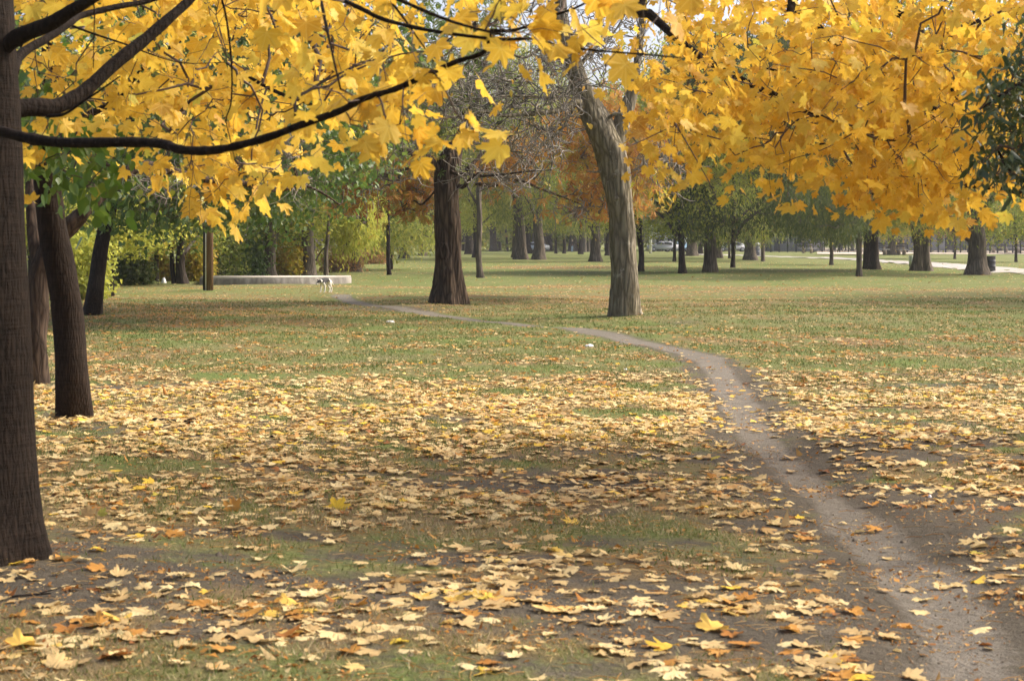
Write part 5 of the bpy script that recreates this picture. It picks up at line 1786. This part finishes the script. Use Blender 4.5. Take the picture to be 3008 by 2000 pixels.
B = [("pelvis", "loin"), ("loin", "ribs"), ("ribs", "chest"), ("chest", "neck"), ("neck", "skull"), ("skull", "muzzle"), ("muzzle", "nose"), ("pelvis", "tail1"), ("tail1", "tail2"), ("tail2", "tail3")]
for s_, fx, hx in ((1, -.02, .02), (-1, .03, -.03)):
    n_ = "l" if s_ > 0 else "r"
    J["sh" + n_] = ((-.16 + fx * .3, .055 * s_, .27), .042)
    J["el" + n_] = ((-.13 + fx * .6, .06 * s_, .195), .028)
    J["wr" + n_] = ((-.15 + fx, .06 * s_, .085), .019)
    J["pf" + n_] = ((-.165 + fx, .06 * s_, .018), .021)
    J["tf" + n_] = ((-.20 + fx, .06 * s_, .014), .016)
    B += [("chest", "sh" + n_), ("sh" + n_, "el" + n_), ("el" + n_, "wr" + n_), ("wr" + n_, "pf" + n_), ("pf" + n_, "tf" + n_)]
    J["kn" + n_] = ((.15 + hx * .5, .065 * s_, .225), .042)
    J["hk" + n_] = ((.25 + hx, .06 * s_, .125), .022)
    J["ph" + n_] = ((.23 + hx, .06 * s_, .018), .020)
    J["th" + n_] = ((.19 + hx, .06 * s_, .013), .016)
    B += [("pelvis", "kn" + n_), ("kn" + n_, "hk" + n_), ("hk" + n_, "ph" + n_), ("ph" + n_, "th" + n_)]


def dogmat(c):
    x, y, z = c
    if x < -.275:
        return 1 if not (x < -.37 and z < .30) else 0
    if -.23 < x < .11 and z > .315 + .25 * max(0, x):
        return 1
    if -.14 < x < .0 and z > .27:
        return 1
    return 0


skinned("body", J, B, dogmat, [M["fur_white"], M["fur_black"]], dog, (0, 0, 0))
for s_ in (1, -1):
    mb = MB()
    V = np.array([(-.30, .03 * s_, .395), (-.325, .052 * s_, .385), (-.30, .055 * s_, .375), (-.335, .075 * s_, .425), (-.345, .078 * s_, .395)], float)
    mb.add(V, T=[(0, 1, 3), (1, 2, 4), (1, 4, 3), (0, 3, 2), (2, 3, 4), (0, 2, 1)])
    mb.build("ear", M["fur_black"], dog)
for s_ in (1, -1):
    mb = MB()
    mb.lathe([(.001, -.007), (.006, -.003), (.006, .003), (.001, .007)], (-.362, .01 + .034 * s_, .352), 8)
    mb.build("eye", M["rubber"], dog)
mb = MB()
mb.lathe([(.001, -.014), (.013, -.006), (.013, .006), (.001, .013)], (-.437, .015, .258), 10)
mb.build("nose", M["rubber"], dog)

# standing person far off
M["skin"] = plain("skin", (0.55, 0.33, 0.24), .6, var=.04)
M["jacket"] = plain("dark maroon jacket", (0.035, 0.022, 0.026), .8)
M["jeans"] = plain("pale blue jeans", (0.26, 0.36, 0.47), .9)
M["hair"] = plain("blonde hair", (0.42, 0.33, 0.20), .7)
q = G(1681, 739.6)
per = empty("person", tuple(q), "person standing far off in a dark jacket and pale blue jeans", "person")
per.rotation_euler = (0, 0, rad(-25))
per.scale = (1, 1, 1)
PJ = {"hip": ((0, 0, .93), (.155, .11)), "waist": ((0, 0, 1.08), (.13, .10)), "chest": ((0, .0, 1.30), (.165, .115)), "neck": ((0, -.01, 1.47), .055), "head": ((0, -.03, 1.56), (.075, .085)), "crown": ((0, -.02, 1.66), (.068, .08))}
PB = [("hip", "waist"), ("waist", "chest"), ("chest", "neck"), ("neck", "head"), ("head", "crown")]
for s_, kx in ((1, -.10), (-1, .04)):
    n_ = str(s_)
    PJ.update({"sh" + n_: ((.19 * s_, 0, 1.38), .062), "el" + n_: ((.25 * s_, .03, 1.10), .046), "wr" + n_: ((.16 * s_, -.17, 1.02), .033), "ha" + n_: ((.12 * s_, -.24, 1.04), (.04, .022)),
               "th" + n_: ((.09 * s_, kx * .3, .78), .088), "kn" + n_: ((.10 * s_, kx * .7, .49), .062), "an" + n_: ((.11 * s_, kx, .09), .045), "to" + n_: ((.12 * s_, kx - .13, .04), .036)})
    PB += [("chest", "sh" + n_), ("sh" + n_, "el" + n_), ("el" + n_, "wr" + n_), ("wr" + n_, "ha" + n_), ("hip", "th" + n_), ("th" + n_, "kn" + n_), ("kn" + n_, "an" + n_), ("an" + n_, "to" + n_)]
    for f in range(5):
        x0 = .12 * s_ + (f - 2) * .016
        PJ["f%d%s" % (f, n_)] = ((x0, -.285 - (.012 if 0 < f < 4 else 0), 1.035 if f else 1.06), .0095)
        PJ["g%d%s" % (f, n_)] = ((x0 * .98, -.31 - (.02 if 0 < f < 4 else 0), 1.01 if f else 1.05), .008)
        PB += [("ha" + n_, "f%d%s" % (f, n_)), ("f%d%s" % (f, n_), "g%d%s" % (f, n_))]


def permat(c):
    if c[2] > 1.47 or c[1] < -.19 and c[2] > .8:
        return 0
    return 1 if c[2] > .86 else 2


skinned("body", PJ, PB, permat, [M["skin"], M["jacket"], M["jeans"]], per, (0, 0, 0), 1)
mb = MB()
a = np.linspace(0, 2 * math.pi, 14, endpoint=False)
mb.lathe([(.092, 1.53), (.105, 1.60), (.10, 1.68), (.07, 1.74), (.001, 1.765)], (0, .01, 0), 14)
hv = mb.build("hair", M["hair"], per, True)
mb = MB()
for s_ in (1, -1):
    mb.lathe([(.001, -.01), (.011, 0), (.001, .01)], (.03 * s_, -.118, 1.60), 8)
mb.build("eyes", M["rubber"], per)
mb = MB()
mb.add([(-.014, -.112, 1.545), (.014, -.112, 1.545), (0, -.14, 1.55), (0, -.112, 1.60)], T=[(0, 1, 2), (0, 2, 3), (1, 3, 2)])
mb.build("nose", M["skin"], per)
for s_ in (1, -1):
    mb = MB()
    q2 = PJ["to" + str(s_)][0]
    mb.box((q2[0], q2[1] + .06, .03), (.11, .27, .08), 0, .8)
    mb.build("shoe", M["rubber"], per)

# litter and sticks
def crumple(px, py, w, h_, label, name="paper_scrap", mat="paper", cat="litter", seed=1):
    rg = np.random.default_rng(seed)
    p = G(px, py)
    s = p[1] / F
    n, mth = 9, 6
    V, Q = [], []
    for i in range(mth):
        f = i / (mth - 1) * math.pi / 2
        for j in range(n):
            t = j / n * 2 * math.pi
            rr = math.cos(f) * rg.uniform(.75, 1.15)
            V.append((p[0] + math.cos(t) * rr * w * s / 2, p[1] + math.sin(t) * rr * max(w, h_) * s / 2, p[2] - .01 + math.sin(f) * h_ * s * rg.uniform(.8, 1.1)))
    for i in range(mth - 1):
        for j in range(n):
            Q.append((i * n + j, i * n + (j + 1) % n, (i + 1) * n + (j + 1) % n, (i + 1) * n + j))
    mb = MB().add(V, Q=Q)
    o = mb.build(name, M[mat], loc=tuple(p), origin=tuple(p))
    tag(o, label, cat)


crumple(1733, 1018, 34, 8, "white paper scrap lying left of the dirt path", seed=1)
crumple(1146, 945, 30, 7, "flat white paper scrap on the lawn below the chestnut", seed=2)
crumple(2731, 1436, 13, 12, "tiny white scrap right of the dirt path", seed=3)
crumple(481, 834, 15, 17, "white bag at the wood edge left of the utility pole", "plastic_bag", seed=4)
crumple(990, 797, 13, 9, "white bag lying on the russet brush behind the dog", "plastic_bag", seed=5)
crumple(1838, 1093, 16, 6, "small pale scrap on the lawn left of the path bend", seed=6)


def stick(pts, r, label, seed):
    rg = np.random.default_rng(seed)
    P3 = np.array([G(*q) for q in pts]) + np.array([0, 0, r * .8])
    mb = MB()
    c = catmull(P3, 14)
    mb.tube(c, np.linspace(r, r * .5, 14) * rg.uniform(.8, 1.2, 14), 8)
    i = 8
    d = norm(c[9] - c[7])
    mb.tube([c[i], c[i] + d * .12 + (.02, .05, .02), c[i] + d * .22 + (.03, .09, .01)], [r * .45, r * .35, r * .15], 6)
    o = mb.build("fallen_stick", M["bark_black"], loc=tuple(P3[0]), origin=tuple(P3[0]), smooth=True)
    tag(o, label, "stick")


stick([(452, 1243), (490, 1247), (530, 1249), (572, 1254)], .019, "dark fallen stick lying right of the linden trunk", 1)
stick([(795, 1282), (815, 1285), (835, 1284)], .011, "short dark stick in the sunlit leaves", 2)
stick([(30, 1790), (90, 1784), (150, 1778)], .006, "thin dry stick on the soil below the front trunk", 3)

# ------------------------------------------------------------------ hazy air
hz = MB()
hz.box((0, 150, 24), (340, 420, 51))
m, nt, b = nmat("hazy air")
nt.nodes.remove(b)
pv = nd(nt, "ShaderNodeVolumePrincipled")
pv.inputs["Color"].default_value = (0.92, 0.93, 0.95, 1)
pv.inputs["Density"].default_value = 0.00028
pv.inputs["Anisotropy"].default_value = 0.2
nt.links.new(pv.outputs[0], nt.nodes["Material Output"].inputs["Volume"])
tag(hz.build("haze", m), "thin autumn haze over the park", "haze", kind="stuff")
